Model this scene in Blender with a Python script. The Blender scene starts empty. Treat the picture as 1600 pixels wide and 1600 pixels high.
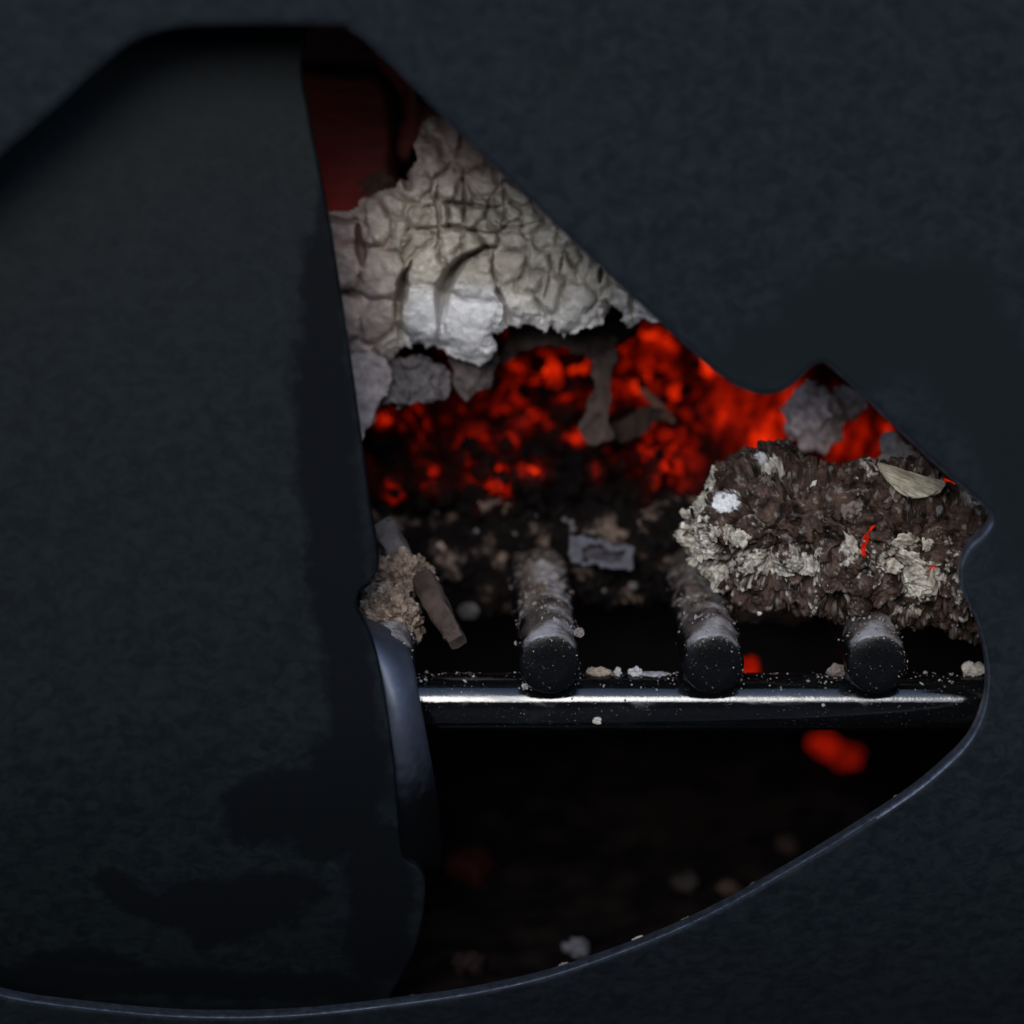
import bpy, bmesh, math, random
import numpy as np
from mathutils import Vector, Matrix

random.seed(7); RNG = np.random.default_rng(7)
scene = bpy.context.scene
COL = scene.collection

# ------------------------------------------------------------------ camera, sky, sun, exposure
PITCH = math.radians(15.0)
DIST, WIDTH = 1.0, 0.25                       # the frame is 25 cm wide one metre away
FWD = np.array([0, math.cos(PITCH), -math.sin(PITCH)])
UPV = np.array([0, math.sin(PITCH), math.cos(PITCH)])
RGT = np.array([1.0, 0, 0])
CAM = -DIST * FWD
cam = bpy.data.cameras.new('camera'); camo = bpy.data.objects.new('camera', cam); COL.objects.link(camo)
camo.location = CAM; camo.rotation_euler = (math.pi/2 - PITCH, 0, 0)
cam.sensor_width = 36; cam.lens = 36 * DIST / WIDTH
cam.clip_start = 0.05; cam.clip_end = 50
cam.dof.use_dof = True; cam.dof.focus_distance = 0.985; cam.dof.aperture_fstop = 6.2
scene.camera = camo
scene.render.resolution_x = scene.render.resolution_y = 1024

SUN_EL, SUN_AZ = math.radians(27), math.radians(188)   # azimuth measured from +Y towards +X
w = bpy.data.worlds.new('World'); scene.world = w; w.use_nodes = True
nt = w.node_tree; bg = nt.nodes['Background']
sky = nt.nodes.new('ShaderNodeTexSky'); sky.sky_type = 'NISHITA'; sky.sun_disc = False
sky.sun_elevation = SUN_EL; sky.sun_rotation = SUN_AZ; sky.dust_density = 0.6; sky.ozone_density = 1.6
nt.links.new(sky.outputs[0], bg.inputs[0]); bg.inputs[1].default_value = 0.15
sl = bpy.data.lights.new('sun', 'SUN'); sl.energy = 0.95; sl.angle = math.radians(24); sl.color = (1.0, 0.98, 0.96)
so = bpy.data.objects.new('sun', sl); COL.objects.link(so)
sd = Vector((math.sin(SUN_AZ)*math.cos(SUN_EL), math.cos(SUN_AZ)*math.cos(SUN_EL), math.sin(SUN_EL)))
so.rotation_euler = sd.to_track_quat('Z', 'Y').to_euler(); so.location = sd
vs = scene.view_settings; vs.view_transform = 'Standard'; vs.look = 'None'; vs.gamma = 1; vs.exposure = 0.80
vs.use_curve_mapping = False
scene.render.engine = 'CYCLES'

# ------------------------------------------------------------------ numeric helpers
def px(u, v, d=1.0):
    """photograph pixel (1600 scale) at a given depth along the view axis -> world point(s)"""
    u = np.asarray(u, float); v = np.asarray(v, float); d = np.broadcast_to(np.asarray(d, float), np.broadcast(u, v).shape)
    a = (u - 800) / 1600 * WIDTH; b = (800 - v) / 1600 * WIDTH
    return CAM + d[..., None] * (FWD + a[..., None]*RGT + b[..., None]*UPV)
MM = WIDTH / 1600                             # metres in one photograph pixel at one metre

_perm = np.random.default_rng(3).integers(0, 2**31, 4096)
def _h(ix, iy, iz, s):
    n = (ix*73856093) ^ (iy*19349663) ^ (iz*83492791) ^ (s*2654435)
    return _perm[n & 4095]
def noise(P, s=0):
    P = np.asarray(P, float); i = np.floor(P).astype(np.int64); f = P - i
    t = f*f*f*(f*(f*6-15)+10)
    out = 0
    for dx in (0, 1):
        wx = t[..., 0] if dx else 1-t[..., 0]
        for dy in (0, 1):
            wy = t[..., 1] if dy else 1-t[..., 1]
            for dz in (0, 1):
                wz = t[..., 2] if dz else 1-t[..., 2]
                h = _h(i[..., 0]+dx, i[..., 1]+dy, i[..., 2]+dz, s)
                g0 = ((h & 255)/127.5-1); g1 = (((h >> 8) & 255)/127.5-1); g2 = (((h >> 16) & 255)/127.5-1)
                out = out + wx*wy*wz*(g0*(f[..., 0]-dx)+g1*(f[..., 1]-dy)+g2*(f[..., 2]-dz))
    return out * 1.2
def fbm(P, o=4, s=0, gain=0.5, lac=2.03):
    a, r = 1.0, 0
    P = np.asarray(P, float)
    for k in range(o):
        r = r + a*noise(P, s+k*17); P = P*lac + 3.7; a *= gain
    return r
def ridge(P, o=4, s=0):
    a, r = 1.0, 0
    P = np.asarray(P, float)
    for k in range(o):
        r = r + a*(1-np.abs(noise(P, s+k*13))*2); P = P*2.1 + 1.3; a *= 0.5
    return r/1.9
def sstep(a, b, x):
    t = np.clip((x-a)/(b-a), 0, 1); return t*t*(3-2*t)
def lerp(a, b, t):
    t = np.asarray(t)[..., None]; return np.asarray(a)*(1-t) + np.asarray(b)*t
def catmull(pts, n=8, closed=True):
    P = [np.array(p, float) for p in pts]; L = len(P); out = []
    rng_ = range(L) if closed else range(L-1)
    for i in rng_:
        if closed: a, b, c, d = P[i-1], P[i], P[(i+1) % L], P[(i+2) % L]
        else: a, b, c, d = P[max(i-1, 0)], P[i], P[i+1], P[min(i+2, L-1)]
        for k in range(n):
            t = k/n
            out.append(0.5*((2*b)+(c-a)*t+(2*a-5*b+4*c-d)*t*t+(3*b-a-3*c+d)*t**3))
    if not closed: out.append(P[-1])
    return np.array(out)
def inside(poly, U, V):
    poly = np.asarray(poly, float); r = np.zeros(np.shape(U), bool); j = len(poly)-1
    for i in range(len(poly)):
        xi, yi = poly[i]; xj, yj = poly[j]
        c = ((yi > V) != (yj > V)) & (U < (xj-xi)*(V-yi)/((yj-yi) if yj != yi else 1e-9)+xi)
        r ^= c; j = i
    return r
def segdist(poly, U, V, closed=True):
    poly = np.asarray(poly, float); D = np.full(np.shape(U), 1e9)
    n = len(poly)
    for i in range(n if closed else n-1):
        a = poly[i]; b = poly[(i+1) % n]; ab = b-a; l2 = max(ab@ab, 1e-9)
        t = np.clip(((U-a[0])*ab[0]+(V-a[1])*ab[1])/l2, 0, 1)
        D = np.minimum(D, np.hypot(U-a[0]-t*ab[0], V-a[1]-t*ab[1]))
    return D

# ------------------------------------------------------------------ object helpers
def empty(name, loc, label=None, cat=None, group=None):
    o = bpy.data.objects.new(name, None); COL.objects.link(o); o.location = Vector(loc); o.empty_display_size = 0.01
    if label: o['label'] = label; o['category'] = cat
    if group: o['group'] = group
    return o
def mk(name, V, F, mat, parent=None, label=None, cat=None, group=None, kind=None, cols=None, glow=None,
       smooth=True, at_origin=False, sharp=None):
    V = np.asarray(V, float)
    if at_origin: org = np.zeros(3)
    else:
        lo, hi = V.min(0), V.max(0); org = np.array([(lo[0]+hi[0])/2, (lo[1]+hi[1])/2, lo[2]])
    me = bpy.data.meshes.new(name); me.from_pydata((V-org).tolist(), [], [list(map(int, f)) for f in F]); me.update()
    if smooth: me.polygons.foreach_set('use_smooth', [True]*len(me.polygons))
    if sharp: me.set_sharp_from_angle(angle=math.radians(sharp))
    if cols is not None:
        c = np.ones((len(V), 4)); c[:, :3] = cols
        me.color_attributes.new('Col', 'FLOAT_COLOR', 'POINT').data.foreach_set('color', c.ravel())
    if glow is not None:
        me.attributes.new('glow', 'FLOAT', 'POINT').data.foreach_set('value', np.asarray(glow, float))
    me.materials.append(mat)
    o = bpy.data.objects.new(name, me); COL.objects.link(o)
    if parent is not None:
        o.parent = parent; o.location = Vector(org) - world_loc(parent)
    else: o.location = Vector(org)
    if label: o['label'] = label; o['category'] = cat
    if group: o['group'] = group
    if kind: o['kind'] = kind
    return o
def world_loc(o):
    v = Vector(o.location)
    while o.parent: o = o.parent; v = v + o.location
    return v

_ico = {}
def ico(sub):
    if sub not in _ico:
        bm = bmesh.new(); bmesh.ops.create_icosphere(bm, subdivisions=sub, radius=1.0)
        bm.verts.ensure_lookup_table()
        _ico[sub] = (np.array([v.co[:] for v in bm.verts]), np.array([[v.index for v in f.verts] for f in bm.faces]))
        bm.free()
    return _ico[sub]
def rotmat(a, b, c): return np.array(Matrix.Rotation(a, 3, 'X') @ Matrix.Rotation(b, 3, 'Y') @ Matrix.Rotation(c, 3, 'Z'))
def randrot(r=RNG): return rotmat(*r.uniform(0, 6.28, 3))
def scatter(points, sizes, sub=1, rough=0.35, seed=1, flat=1.0, cols=None):
    """many small irregular chips joined: returns verts, faces, colours"""
    r = np.random.default_rng(seed); B, F = ico(sub); n = len(points)
    tmpl = []
    for k in range(14):
        t = B*(1+rough*1.6*fbm(B*1.3+k*9.1, 2, k)[:, None]); t = t*r.uniform(0.6, 1.25, 3)*np.array([1, 1, flat]); tmpl.append(t@randrot(r))
    idx = r.integers(0, 14, n); V = np.empty((n, len(B), 3))
    for k in range(14):
        m = idx == k
        V[m] = tmpl[k][None]*np.asarray(sizes)[m][:, None, None]
    ang = r.uniform(0, 6.28, n); c, s = np.cos(ang)[:, None], np.sin(ang)[:, None]
    x = V[..., 0]*c-V[..., 1]*s; y = V[..., 0]*s+V[..., 1]*c; V[..., 0] = x; V[..., 1] = y
    V += np.asarray(points)[:, None, :]
    FF = (F[None]+(np.arange(n)*len(B))[:, None, None]).reshape(-1, 3)
    C = None if cols is None else np.repeat(np.asarray(cols), len(B), 0)
    return V.reshape(-1, 3), FF, C
def normals(V, F):
    F = np.asarray(F)
    n = np.cross(V[F[:, 1]]-V[F[:, 0]], V[F[:, 2]]-V[F[:, 0]]); N = np.zeros_like(V)
    for k in range(3): np.add.at(N, F[:, k], n)
    return N/np.maximum(np.linalg.norm(N, axis=1), 1e-12)[:, None]
def sheet(poly, step, depth, thick, ragged=0.0, seed=0, rel=2):
    """a solid leaf cut to a ragged outline; depth(u, v) gives its distance, thick(u, v) its thickness in metres"""
    poly = np.asarray(poly, float); lo = poly.min(0)-step*2-ragged; hi = poly.max(0)+step*2+ragged
    us = np.arange(lo[0], hi[0], step); vs_ = np.arange(lo[1], hi[1], step); U, V = np.meshgrid(us, vs_)
    Q = np.stack([U/22, V/22, np.full_like(U, seed*3.1)], -1)
    du = ragged*fbm(Q, 4, seed); dv = ragged*fbm(Q+31, 4, seed+5)
    uc = (U[:-1, :-1]+U[1:, 1:])/2; vc = (V[:-1, :-1]+V[1:, 1:])/2
    keep = inside(poly, uc+du[:-1, :-1], vc+dv[:-1, :-1])
    idx = np.arange(U.size).reshape(U.shape)
    q = np.stack([idx[:-1, :-1], idx[1:, :-1], idx[1:, 1:], idx[:-1, 1:]], -1)[keep]
    used = np.unique(q); mp = np.full(U.size, -1); mp[used] = np.arange(len(used)); q = mp[q]
    u = U.ravel()[used]; v = V.ravel()[used]
    from collections import Counter
    cnt = Counter()
    for f in q:
        for a, b in ((f[0], f[1]), (f[1], f[2]), (f[2], f[3]), (f[3], f[0])): cnt[(min(a, b), max(a, b))] += 1
    bnd = [(a, b) for f in q for a, b in ((f[0], f[1]), (f[1], f[2]), (f[2], f[3]), (f[3], f[0])) if cnt[(min(a, b), max(a, b))] == 1]
    if bnd:                                                          # smooth the stair-stepped rim
        ba = np.array(bnd)
        for _ in range(rel):
            su = np.zeros(len(u)); sv = np.zeros(len(u)); sc = np.zeros(len(u))
            for x, y in ((0, 1), (1, 0)):
                np.add.at(su, ba[:, x], u[ba[:, y]]); np.add.at(sv, ba[:, x], v[ba[:, y]]); np.add.at(sc, ba[:, x], 1)
            m = sc > 0
            u[m] = 0.4*u[m]+0.6*su[m]/sc[m]; v[m] = 0.4*v[m]+0.6*sv[m]/sc[m]
    d = depth(u, v); t = thick(u, v) if callable(thick) else np.full(len(u), thick)
    n = len(u); V1 = px(u, v, d); V2 = px(u, v, d+t)
    F = [tuple(f) for f in q] + [tuple(f[::-1]+n) for f in q] + [(b, a, a+n, b+n) for a, b in bnd]
    return np.vstack([V1, V2]), F, np.concatenate([u, u]), np.concatenate([v, v])

# ------------------------------------------------------------------ materials
def new_mat(name):
    m = bpy.data.materials.new(name); m.use_nodes = True
    return m, m.node_tree, m.node_tree.nodes['Principled BSDF']
def N(nt, t, **kw):
    n = nt.nodes.new(t)
    for k, v in kw.items(): setattr(n, k, v)
    return n
def noise_node(nt, co, scale, detail=6, rough=0.6, dist=0.0):
    n = N(nt, 'ShaderNodeTexNoise'); n.inputs['Scale'].default_value = scale; n.inputs['Detail'].default_value = detail
    n.inputs['Roughness'].default_value = rough; n.inputs['Distortion'].default_value = dist
    nt.links.new(co, n.inputs['Vector']); return n.outputs['Fac']
def ramp(nt, fac, stops):
    r = N(nt, 'ShaderNodeValToRGB'); e = r.color_ramp.elements
    while len(e) < len(stops): e.new(0.5)
    for i, (p, c) in enumerate(stops): e[i].position = p; e[i].color = (*c, 1) if len(c) == 3 else c
    nt.links.new(fac, r.inputs[0]); return r.outputs[0]
def mixc(nt, fac, a, b, mode='MIX'):
    m = N(nt, 'ShaderNodeMix', data_type='RGBA', blend_type=mode)
    for s, v in ((m.inputs[0], fac), (m.inputs[6], a), (m.inputs[7], b)):
        if isinstance(v, (int, float)): s.default_value = v
        elif isinstance(v, tuple): s.default_value = (*v, 1)
        else: nt.links.new(v, s)
    return m.outputs[2]
def math_(nt, op, a, b=None, c=None, clamp=False):
    m = N(nt, 'ShaderNodeMath', operation=op, use_clamp=clamp)
    for i, v in enumerate((a, b, c)):
        if v is None: continue
        if isinstance(v, (int, float)): m.inputs[i].default_value = v
        else: nt.links.new(v, m.inputs[i])
    return m.outputs[0]
def smooth_(nt, x, a, b):
    m = N(nt, 'ShaderNodeMapRange', interpolation_type='SMOOTHSTEP'); nt.links.new(x, m.inputs[0])
    m.inputs[1].default_value = a; m.inputs[2].default_value = b; return m.outputs[0]
def bump(nt, bsdf, h, strength, dist=0.001):
    b = N(nt, 'ShaderNodeBump'); b.inputs['Strength'].default_value = strength; b.inputs['Distance'].default_value = dist
    nt.links.new(h, b.inputs['Height']); nt.links.new(b.outputs[0], bsdf.inputs['Normal']); return b
def capsule_mask(nt, co, segs, soft=0.004):
    """patches of soot: union of thick strokes (x0, z0, x1, z1, radius), ragged by whatever distorted co"""
    sx = N(nt, 'ShaderNodeSeparateXYZ'); nt.links.new(co, sx.inputs[0])
    X, Z = sx.outputs[0], sx.outputs[2]; best = None
    for x0, z0, x1, z1, r in segs:
        dx, dz = x1-x0, z1-z0; l2 = max(dx*dx+dz*dz, 1e-8)
        ax = math_(nt, 'SUBTRACT', X, x0); az = math_(nt, 'SUBTRACT', Z, z0)
        t = math_(nt, 'MULTIPLY_ADD', ax, dx/l2, math_(nt, 'MULTIPLY', az, dz/l2), clamp=True)
        ex = math_(nt, 'MULTIPLY_ADD', t, -dx, ax); ez = math_(nt, 'MULTIPLY_ADD', t, -dz, az)
        d = math_(nt, 'SQRT', math_(nt, 'ADD', math_(nt, 'MULTIPLY', ex, ex), math_(nt, 'MULTIPLY', ez, ez)))
        d = math_(nt, 'SUBTRACT', d, r)
        best = d if best is None else math_(nt, 'MINIMUM', best, d)
    return smooth_(nt, best, soft, -soft)

def steel_plate_mat(name, soot, light_a, light_b, sootcol, soft=0.004, rag=0.012, fine=70):
    m, nt, b = new_mat(name)
    tc = N(nt, 'ShaderNodeTexCoord').outputs['Object']
    nz = N(nt, 'ShaderNodeTexNoise'); nz.inputs['Scale'].default_value = fine; nz.inputs['Detail'].default_value = 12; nz.inputs['Roughness'].default_value = 0.74
    nt.links.new(tc, nz.inputs['Vector'])
    off = N(nt, 'ShaderNodeVectorMath', operation='MULTIPLY_ADD'); nt.links.new(nz.outputs['Color'], off.inputs[0])
    off.inputs[1].default_value = (rag, rag, rag); nt.links.new(tc, off.inputs[2])
    sh = N(nt, 'ShaderNodeVectorMath', operation='SUBTRACT'); nt.links.new(off.outputs[0], sh.inputs[0]); sh.inputs[1].default_value = (rag/2,)*3
    mask = capsule_mask(nt, sh.outputs[0], soot, soft)
    stm = N(nt, 'ShaderNodeMapping'); stm.inputs['Scale'].default_value = (0.75, 1, 1); nt.links.new(tc, stm.inputs[0]); stv = stm.outputs[0]
    big = noise_node(nt, tc, 14, 5, 0.6, 0.6); mid = noise_node(nt, stv, 330, 10, 0.74, 0.9); fin = noise_node(nt, tc, 900, 3, 0.6)
    c = mixc(nt, smooth_(nt, big, 0.35, 0.65), light_a, light_b)
    c = mixc(nt, smooth_(nt, mid, 0.38, 0.62), mixc(nt, 1.0, c, (0.50, 0.53, 0.58), 'MULTIPLY'), c)
    c = mixc(nt, mask, c, sootcol)
    # pale scuffs
    st = N(nt, 'ShaderNodeMapping'); st.inputs['Scale'].default_value = (2.2, 1, 0.35); nt.links.new(tc, st.inputs[0])
    sc = smooth_(nt, noise_node(nt, st.outputs[0], 120, 5, 0.7, 1.2), 0.70, 0.80)
    c = mixc(nt, math_(nt, 'MULTIPLY', sc, 0.30), c, (0.030, 0.034, 0.038))
    # brown oxide bloom
    ox = smooth_(nt, noise_node(nt, tc, 80, 8, 0.75, 0.3), 0.62, 0.74)
    c = mixc(nt, math_(nt, 'MULTIPLY', ox, 0.25), c, (0.012, 0.0095, 0.009))
    nt.links.new(c, b.inputs['Base Color'])
    r = math_(nt, 'MULTIPLY_ADD', mid, 0.25, 0.42); nt.links.new(math_(nt, 'MULTIPLY_ADD', mask, 0.08, r), b.inputs['Roughness'])
    nt.links.new(math_(nt, 'MULTIPLY_ADD', mask, -0.05, 0.10), b.inputs['Specular IOR Level'])
    h = math_(nt, 'MULTIPLY_ADD', fin, 0.35, math_(nt, 'MULTIPLY', mid, 0.9))
    bump(nt, b, h, 0.05, 0.0006)
    return m

def ash_mat(name, bscale=1500, bstr=0.5, dist=0.0006, sss=0.0):
    m, nt, b = new_mat(name)
    tc = N(nt, 'ShaderNodeTexCoord').outputs['Object']
    at = N(nt, 'ShaderNodeAttribute', attribute_name='Col').outputs['Color']
    n1 = noise_node(nt, tc, bscale*0.25, 6, 0.65); n2 = noise_node(nt, tc, bscale, 4, 0.6)
    c = mixc(nt, 1.0, at, ramp(nt, n1, [(0.3, (0.66, 0.64, 0.62)), (0.62, (1.08, 1.08, 1.08))]), 'MULTIPLY')
    nt.links.new(c, b.inputs['Base Color']); b.inputs['Roughness'].default_value = 1.0
    b.inputs['Specular IOR Level'].default_value = 0.04
    bump(nt, b, math_(nt, 'MULTIPLY_ADD', n2, 0.5, n1), bstr, dist)
    return m

def ember_mat():
    m, nt, b = new_mat('ember')
    tc = N(nt, 'ShaderNodeTexCoord').outputs['Object']
    g = N(nt, 'ShaderNodeAttribute', attribute_name='glow').outputs['Fac']
    n1 = noise_node(nt, tc, 260, 5, 0.6, 0.5)
    g2 = math_(nt, 'MULTIPLY', g, math_(nt, 'MULTIPLY_ADD', smooth_(nt, n1, 0.33, 0.66), 0.45, 0.58))
    col = ramp(nt, math_(nt, 'MULTIPLY', g2, 0.62), [(0.0, (0, 0, 0)), (0.12, (0.02, 0.0004, 0.0)), (0.40, (0.30, 0.006, 0.0005)), (0.70, (0.80, 0.020, 0.0015)), (1.0, (1.25, 0.062, 0.004))])
    nt.links.new(col, b.inputs['Emission Color']); b.inputs['Emission Strength'].default_value = 0.50
    nt.links.new(ramp(nt, n1, [(0.35, (0.0025, 0.002, 0.002)), (0.7, (0.009, 0.007, 0.0065))]), b.inputs['Base Color'])
    b.inputs['Roughness'].default_value = 0.9; b.inputs['Specular IOR Level'].default_value = 0.06
    bump(nt, b, n1, 0.5, 0.001)
    return m

def wood_mat():
    m, nt, b = new_mat('scorched_wood')
    tc = N(nt, 'ShaderNodeTexCoord').outputs['Object']
    mp = N(nt, 'ShaderNodeMapping'); mp.inputs['Scale'].default_value = (0.15, 1, 1.4); nt.links.new(tc, mp.inputs[0])
    n1 = noise_node(nt, mp.outputs[0], 420, 6, 0.6, 0.6); n2 = noise_node(nt, tc, 60, 5, 0.6)
    c = ramp(nt, n1, [(0.3, (0.10, 0.030, 0.022)), (0.7, (0.20, 0.060, 0.042))])
    c = mixc(nt, smooth_(nt, n2, 0.58, 0.74), c, (0.16, 0.08, 0.055))
    nt.links.new(c, b.inputs['Base Color']); b.inputs['Roughness'].default_value = 0.75
    bump(nt, b, n1, 0.6, 0.0008)
    return m

def bar_mat(name, rough, ash, base=(0.016, 0.017, 0.019), ior=1.5):
    """blackened round bar; loose ash has settled on what faces up"""
    m, nt, b = new_mat(name)
    tc = N(nt, 'ShaderNodeTexCoord').outputs['Object']; ge = N(nt, 'ShaderNodeNewGeometry')
    n1 = noise_node(nt, tc, 350, 6, 0.65); n2 = noise_node(nt, tc, 1800, 4, 0.6); n3 = noise_node(nt, tc, 90, 5, 0.6)
    sp = N(nt, 'ShaderNodeSeparateXYZ'); nt.links.new(ge.outputs['Normal'], sp.inputs[0])
    up = math_(nt, 'MULTIPLY_ADD', n1, 1.2, sp.outputs[2])
    mk_ = math_(nt, 'MULTIPLY', smooth_(nt, up, 0.95, 1.45), ash)
    speck = math_(nt, 'MULTIPLY', smooth_(nt, n2, 0.655, 0.70), 0.7)
    mk2 = math_(nt, 'MAXIMUM', mk_, speck)
    dust = ramp(nt, n3, [(0.35, (0.03, 0.023, 0.020)), (0.48, (0.13, 0.10, 0.085)), (0.62, (0.40, 0.38, 0.38))])
    c = mixc(nt, mk2, base, dust)
    nt.links.new(c, b.inputs['Base Color'])
    nt.links.new(math_(nt, 'MULTIPLY_ADD', mk2, 0.75, math_(nt, 'MULTIPLY_ADD', n1, 0.08, rough)), b.inputs['Roughness'])
    b.inputs['Specular IOR Level'].default_value = 0.5 if ior > 1.6 else 0.22; b.inputs['IOR'].default_value = ior
    if rough < 0.3:                                             # hand-worn gloss broken by dull smears of ash film
        mp = N(nt, 'ShaderNodeMapping'); mp.inputs['Scale'].default_value = (0.5, 1.6, 1.6); nt.links.new(tc, mp.inputs[0])
        film = smooth_(nt, noise_node(nt, mp.outputs[0], 110, 6, 0.65, 0.8), 0.50, 0.68)
        nt.links.new(math_(nt, 'MAXIMUM', math_(nt, 'MULTIPLY_ADD', film, 0.20, 0.06), math_(nt, 'MULTIPLY', mk2, 0.9)), b.inputs['Roughness'])
        nt.links.new(mixc(nt, math_(nt, 'MULTIPLY', film, 0.12), c, (0.035, 0.036, 0.04)), b.inputs['Base Color'])
    bump(nt, b, math_(nt, 'MULTIPLY_ADD', n2, 0.3, n1), 0.05 if rough < 0.3 else 0.25, 0.0008)
    return m
def soot_mat():
    m, nt, b = new_mat('sooty_lining')
    tc = N(nt, 'ShaderNodeTexCoord').outputs['Object']; n1 = noise_node(nt, tc, 60, 6, 0.65)
    nt.links.new(ramp(nt, n1, [(0.3, (0.012, 0.010, 0.010)), (0.7, (0.03, 0.026, 0.024))]), b.inputs['Base Color'])
    b.inputs['Roughness'].default_value = 0.95; bump(nt, b, n1, 0.4, 0.002); return m

# ------------------------------------------------------------------ dark ground sheet, unseen, added to cut the sky off at the horizon
mg, ntg, bgd = new_mat('dark_unseen_ground'); tcg = N(ntg, 'ShaderNodeTexCoord').outputs['Object']
ntg.links.new(ramp(ntg, noise_node(ntg, tcg, 3, 6, 0.6), [(0.3, (0.035, 0.035, 0.036)), (0.7, (0.06, 0.059, 0.058))]), bgd.inputs['Base Color']); bgd.inputs['Roughness'].default_value = 0.9
mk('ground', [(-40, -40, -0.45), (40, -40, -0.45), (40, 40, -0.45), (-40, 40, -0.45)], [(0, 1, 2, 3)], mg, kind='structure', at_origin=True, smooth=False)
mwl, ntw, bwl = new_mat('dark_added_wall'); tcw = N(ntw, 'ShaderNodeTexCoord').outputs['Object']
ntw.links.new(ramp(ntw, noise_node(ntw, tcw, 4, 6, 0.6), [(0.3, (0.02, 0.022, 0.02)), (0.7, (0.04, 0.042, 0.038))]), bwl.inputs['Base Color']); bwl.inputs['Roughness'].default_value = 0.95
WV, WF = [], []  # dark enclosure out of view, added to hide the low sky from the fire
for x0, y0, x1, y1 in ((-5, -3.8, 5, -3.5), (-5.3, -3.8, -5.003, 4), (5.003, -3.8, 5.3, 4)):
    b0 = len(WV); WV += [(x, y, z) for z in (-0.45, 0.95) for x, y in ((x0, y0), (x1, y0), (x1, y1), (x0, y1))]
    WF += [tuple(b0+k for k in f) for f in ((0, 3, 2, 1), (4, 5, 6, 7), (0, 1, 5, 4), (1, 2, 6, 5), (2, 3, 7, 6), (3, 0, 4, 7))]
mk('added_wall', WV, WF, mwl, kind='structure', at_origin=True, smooth=False)

# ------------------------------------------------------------------ the two cut steel plates
def front_y(x, z, off=0.0):
    t = np.maximum(-0.035 - z, 0)
    lean = np.maximum(z+0.05, 0)**2*0.55 if off > 0.015 else 0.0     # the inner panel leans back from the front plate
    return -0.060 + 0.12*x + np.where(t < 0.09, t*t, 0.18*t-0.0081)/(2*0.125) + lean
def on_surface(u, v, off):
    u = np.asarray(u, float); v = np.asarray(v, float); d = np.full(u.shape, 0.95)
    a = (u-800)/1600*WIDTH; b = (800-v)/1600*WIDTH
    D = FWD + a[..., None]*RGT + b[..., None]*UPV
    for _ in range(120):
        P = CAM + d[..., None]*D
        d = d + (front_y(P[..., 0], P[..., 2], off) + off - P[..., 1])/D[..., 1]*0.5
    P = CAM + d[..., None]*D
    return P
def plate(name, loops_px, off, thick, bev, mat, parent, edge_mat=None):
    cu = bpy.data.curves.new('tmp', 'CURVE'); cu.dimensions = '2D'; cu.fill_mode = 'BOTH'
    for lp in loops_px:
        P = on_surface(lp[:, 0], lp[:, 1], off); s = cu.splines.new('POLY'); s.points.add(len(P)-1); s.use_cyclic_u = True
        s.points.foreach_set('co', np.stack([P[:, 0], P[:, 2], 0*P[:, 0], 0*P[:, 0]+1], -1).ravel())
    cu.extrude = thick/2 - bev; cu.bevel_depth = bev; cu.bevel_resolution = 4; cu.offset = -bev
    to = bpy.data.objects.new('tmp', cu); COL.objects.link(to); bpy.context.view_layer.update()
    me = bpy.data.meshes.new_from_object(to.evaluated_get(bpy.context.evaluated_depsgraph_get()))
    bpy.data.objects.remove(to); bpy.data.curves.remove(cu)
    bm = bmesh.new(); bm.from_mesh(me); bpy.data.meshes.remove(me)
    bmesh.ops.remove_doubles(bm, verts=bm.verts, dist=1e-6)
    for k in np.arange(-0.24, 0.2, 0.006):
        bmesh.ops.bisect_plane(bm, geom=bm.verts[:]+bm.edges[:]+bm.faces[:], plane_co=(0, k, 0), plane_no=(0, 1, 0), dist=1e-7)
    for v in bm.verts:
        x, z, h = v.co
        v.co = (x, float(front_y(x, z, off)) + off + thick/2 - h, z)
    bmesh.ops.recalc_face_normals(bm, faces=bm.faces)
    me = bpy.data.meshes.new(name); bm.to_mesh(me); bm.free()
    me.polygons.foreach_set('use_smooth', [True]*len(me.polygons)); me.set_sharp_from_angle(angle=math.radians(50))
    me.materials.append(mat)
    if edge_mat:
        me.materials.append(edge_mat)
        for p in me.polygons:
            x, y, z = p.center
            if abs(p.normal.y) < 0.8 and abs(x) < 0.18 and abs(z) < 0.16: p.material_index = 1
    o = bpy.data.objects.new(name, me); COL.objects.link(o)
    md = o.modifiers.new('wn', 'WEIGHTED_NORMAL'); md.keep_sharp = True; md.weight = 100
    if parent: o.parent = parent
    return o
def strokes(lst, off):
    out = []
    for a, b, c, d, r in lst:
        P = on_surface(np.array([a, c]), np.array([b, d]), off); out.append((P[0, 0], P[0, 2], P[1, 0], P[1, 2], r*MM*0.94))
    return out

HOLE = [(520, 42), (550, 52), (590, 84), (700, 194), (800, 290), (900, 385), (1000, 478), (1090, 560), (1135, 596), (1165, 612), (1200, 619),
        (1232, 609), (1256, 588), (1271, 574), (1286, 569), (1302, 580), (1340, 614), (1400, 672), (1470, 736), (1535, 792), (1548, 812), (1538, 832), (1516, 852),
        (1503, 876), (1499, 905), (1507, 935), (1524, 968), (1536, 1010), (1542, 1055), (1537, 1105), (1515, 1155), (1470, 1202), (1400, 1256), (1250, 1350),
        (1080, 1443), (900, 1513), (760, 1549), (600, 1573), (450, 1588), (300, 1590), (150, 1578), (0, 1556), (-110, 1510), (-190, 1400), (-220, 1100),
        (-220, 700), (-170, 430), (-60, 300), (0, 245), (80, 176), (150, 112), (200, 72), (250, 51), (330, 42)]
OUTER = [(-700, -420), (800, -420), (2300, -420), (2300, 800), (2300, 1740), (800, 1740), (-700, 1740), (-700, 800)]
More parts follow.
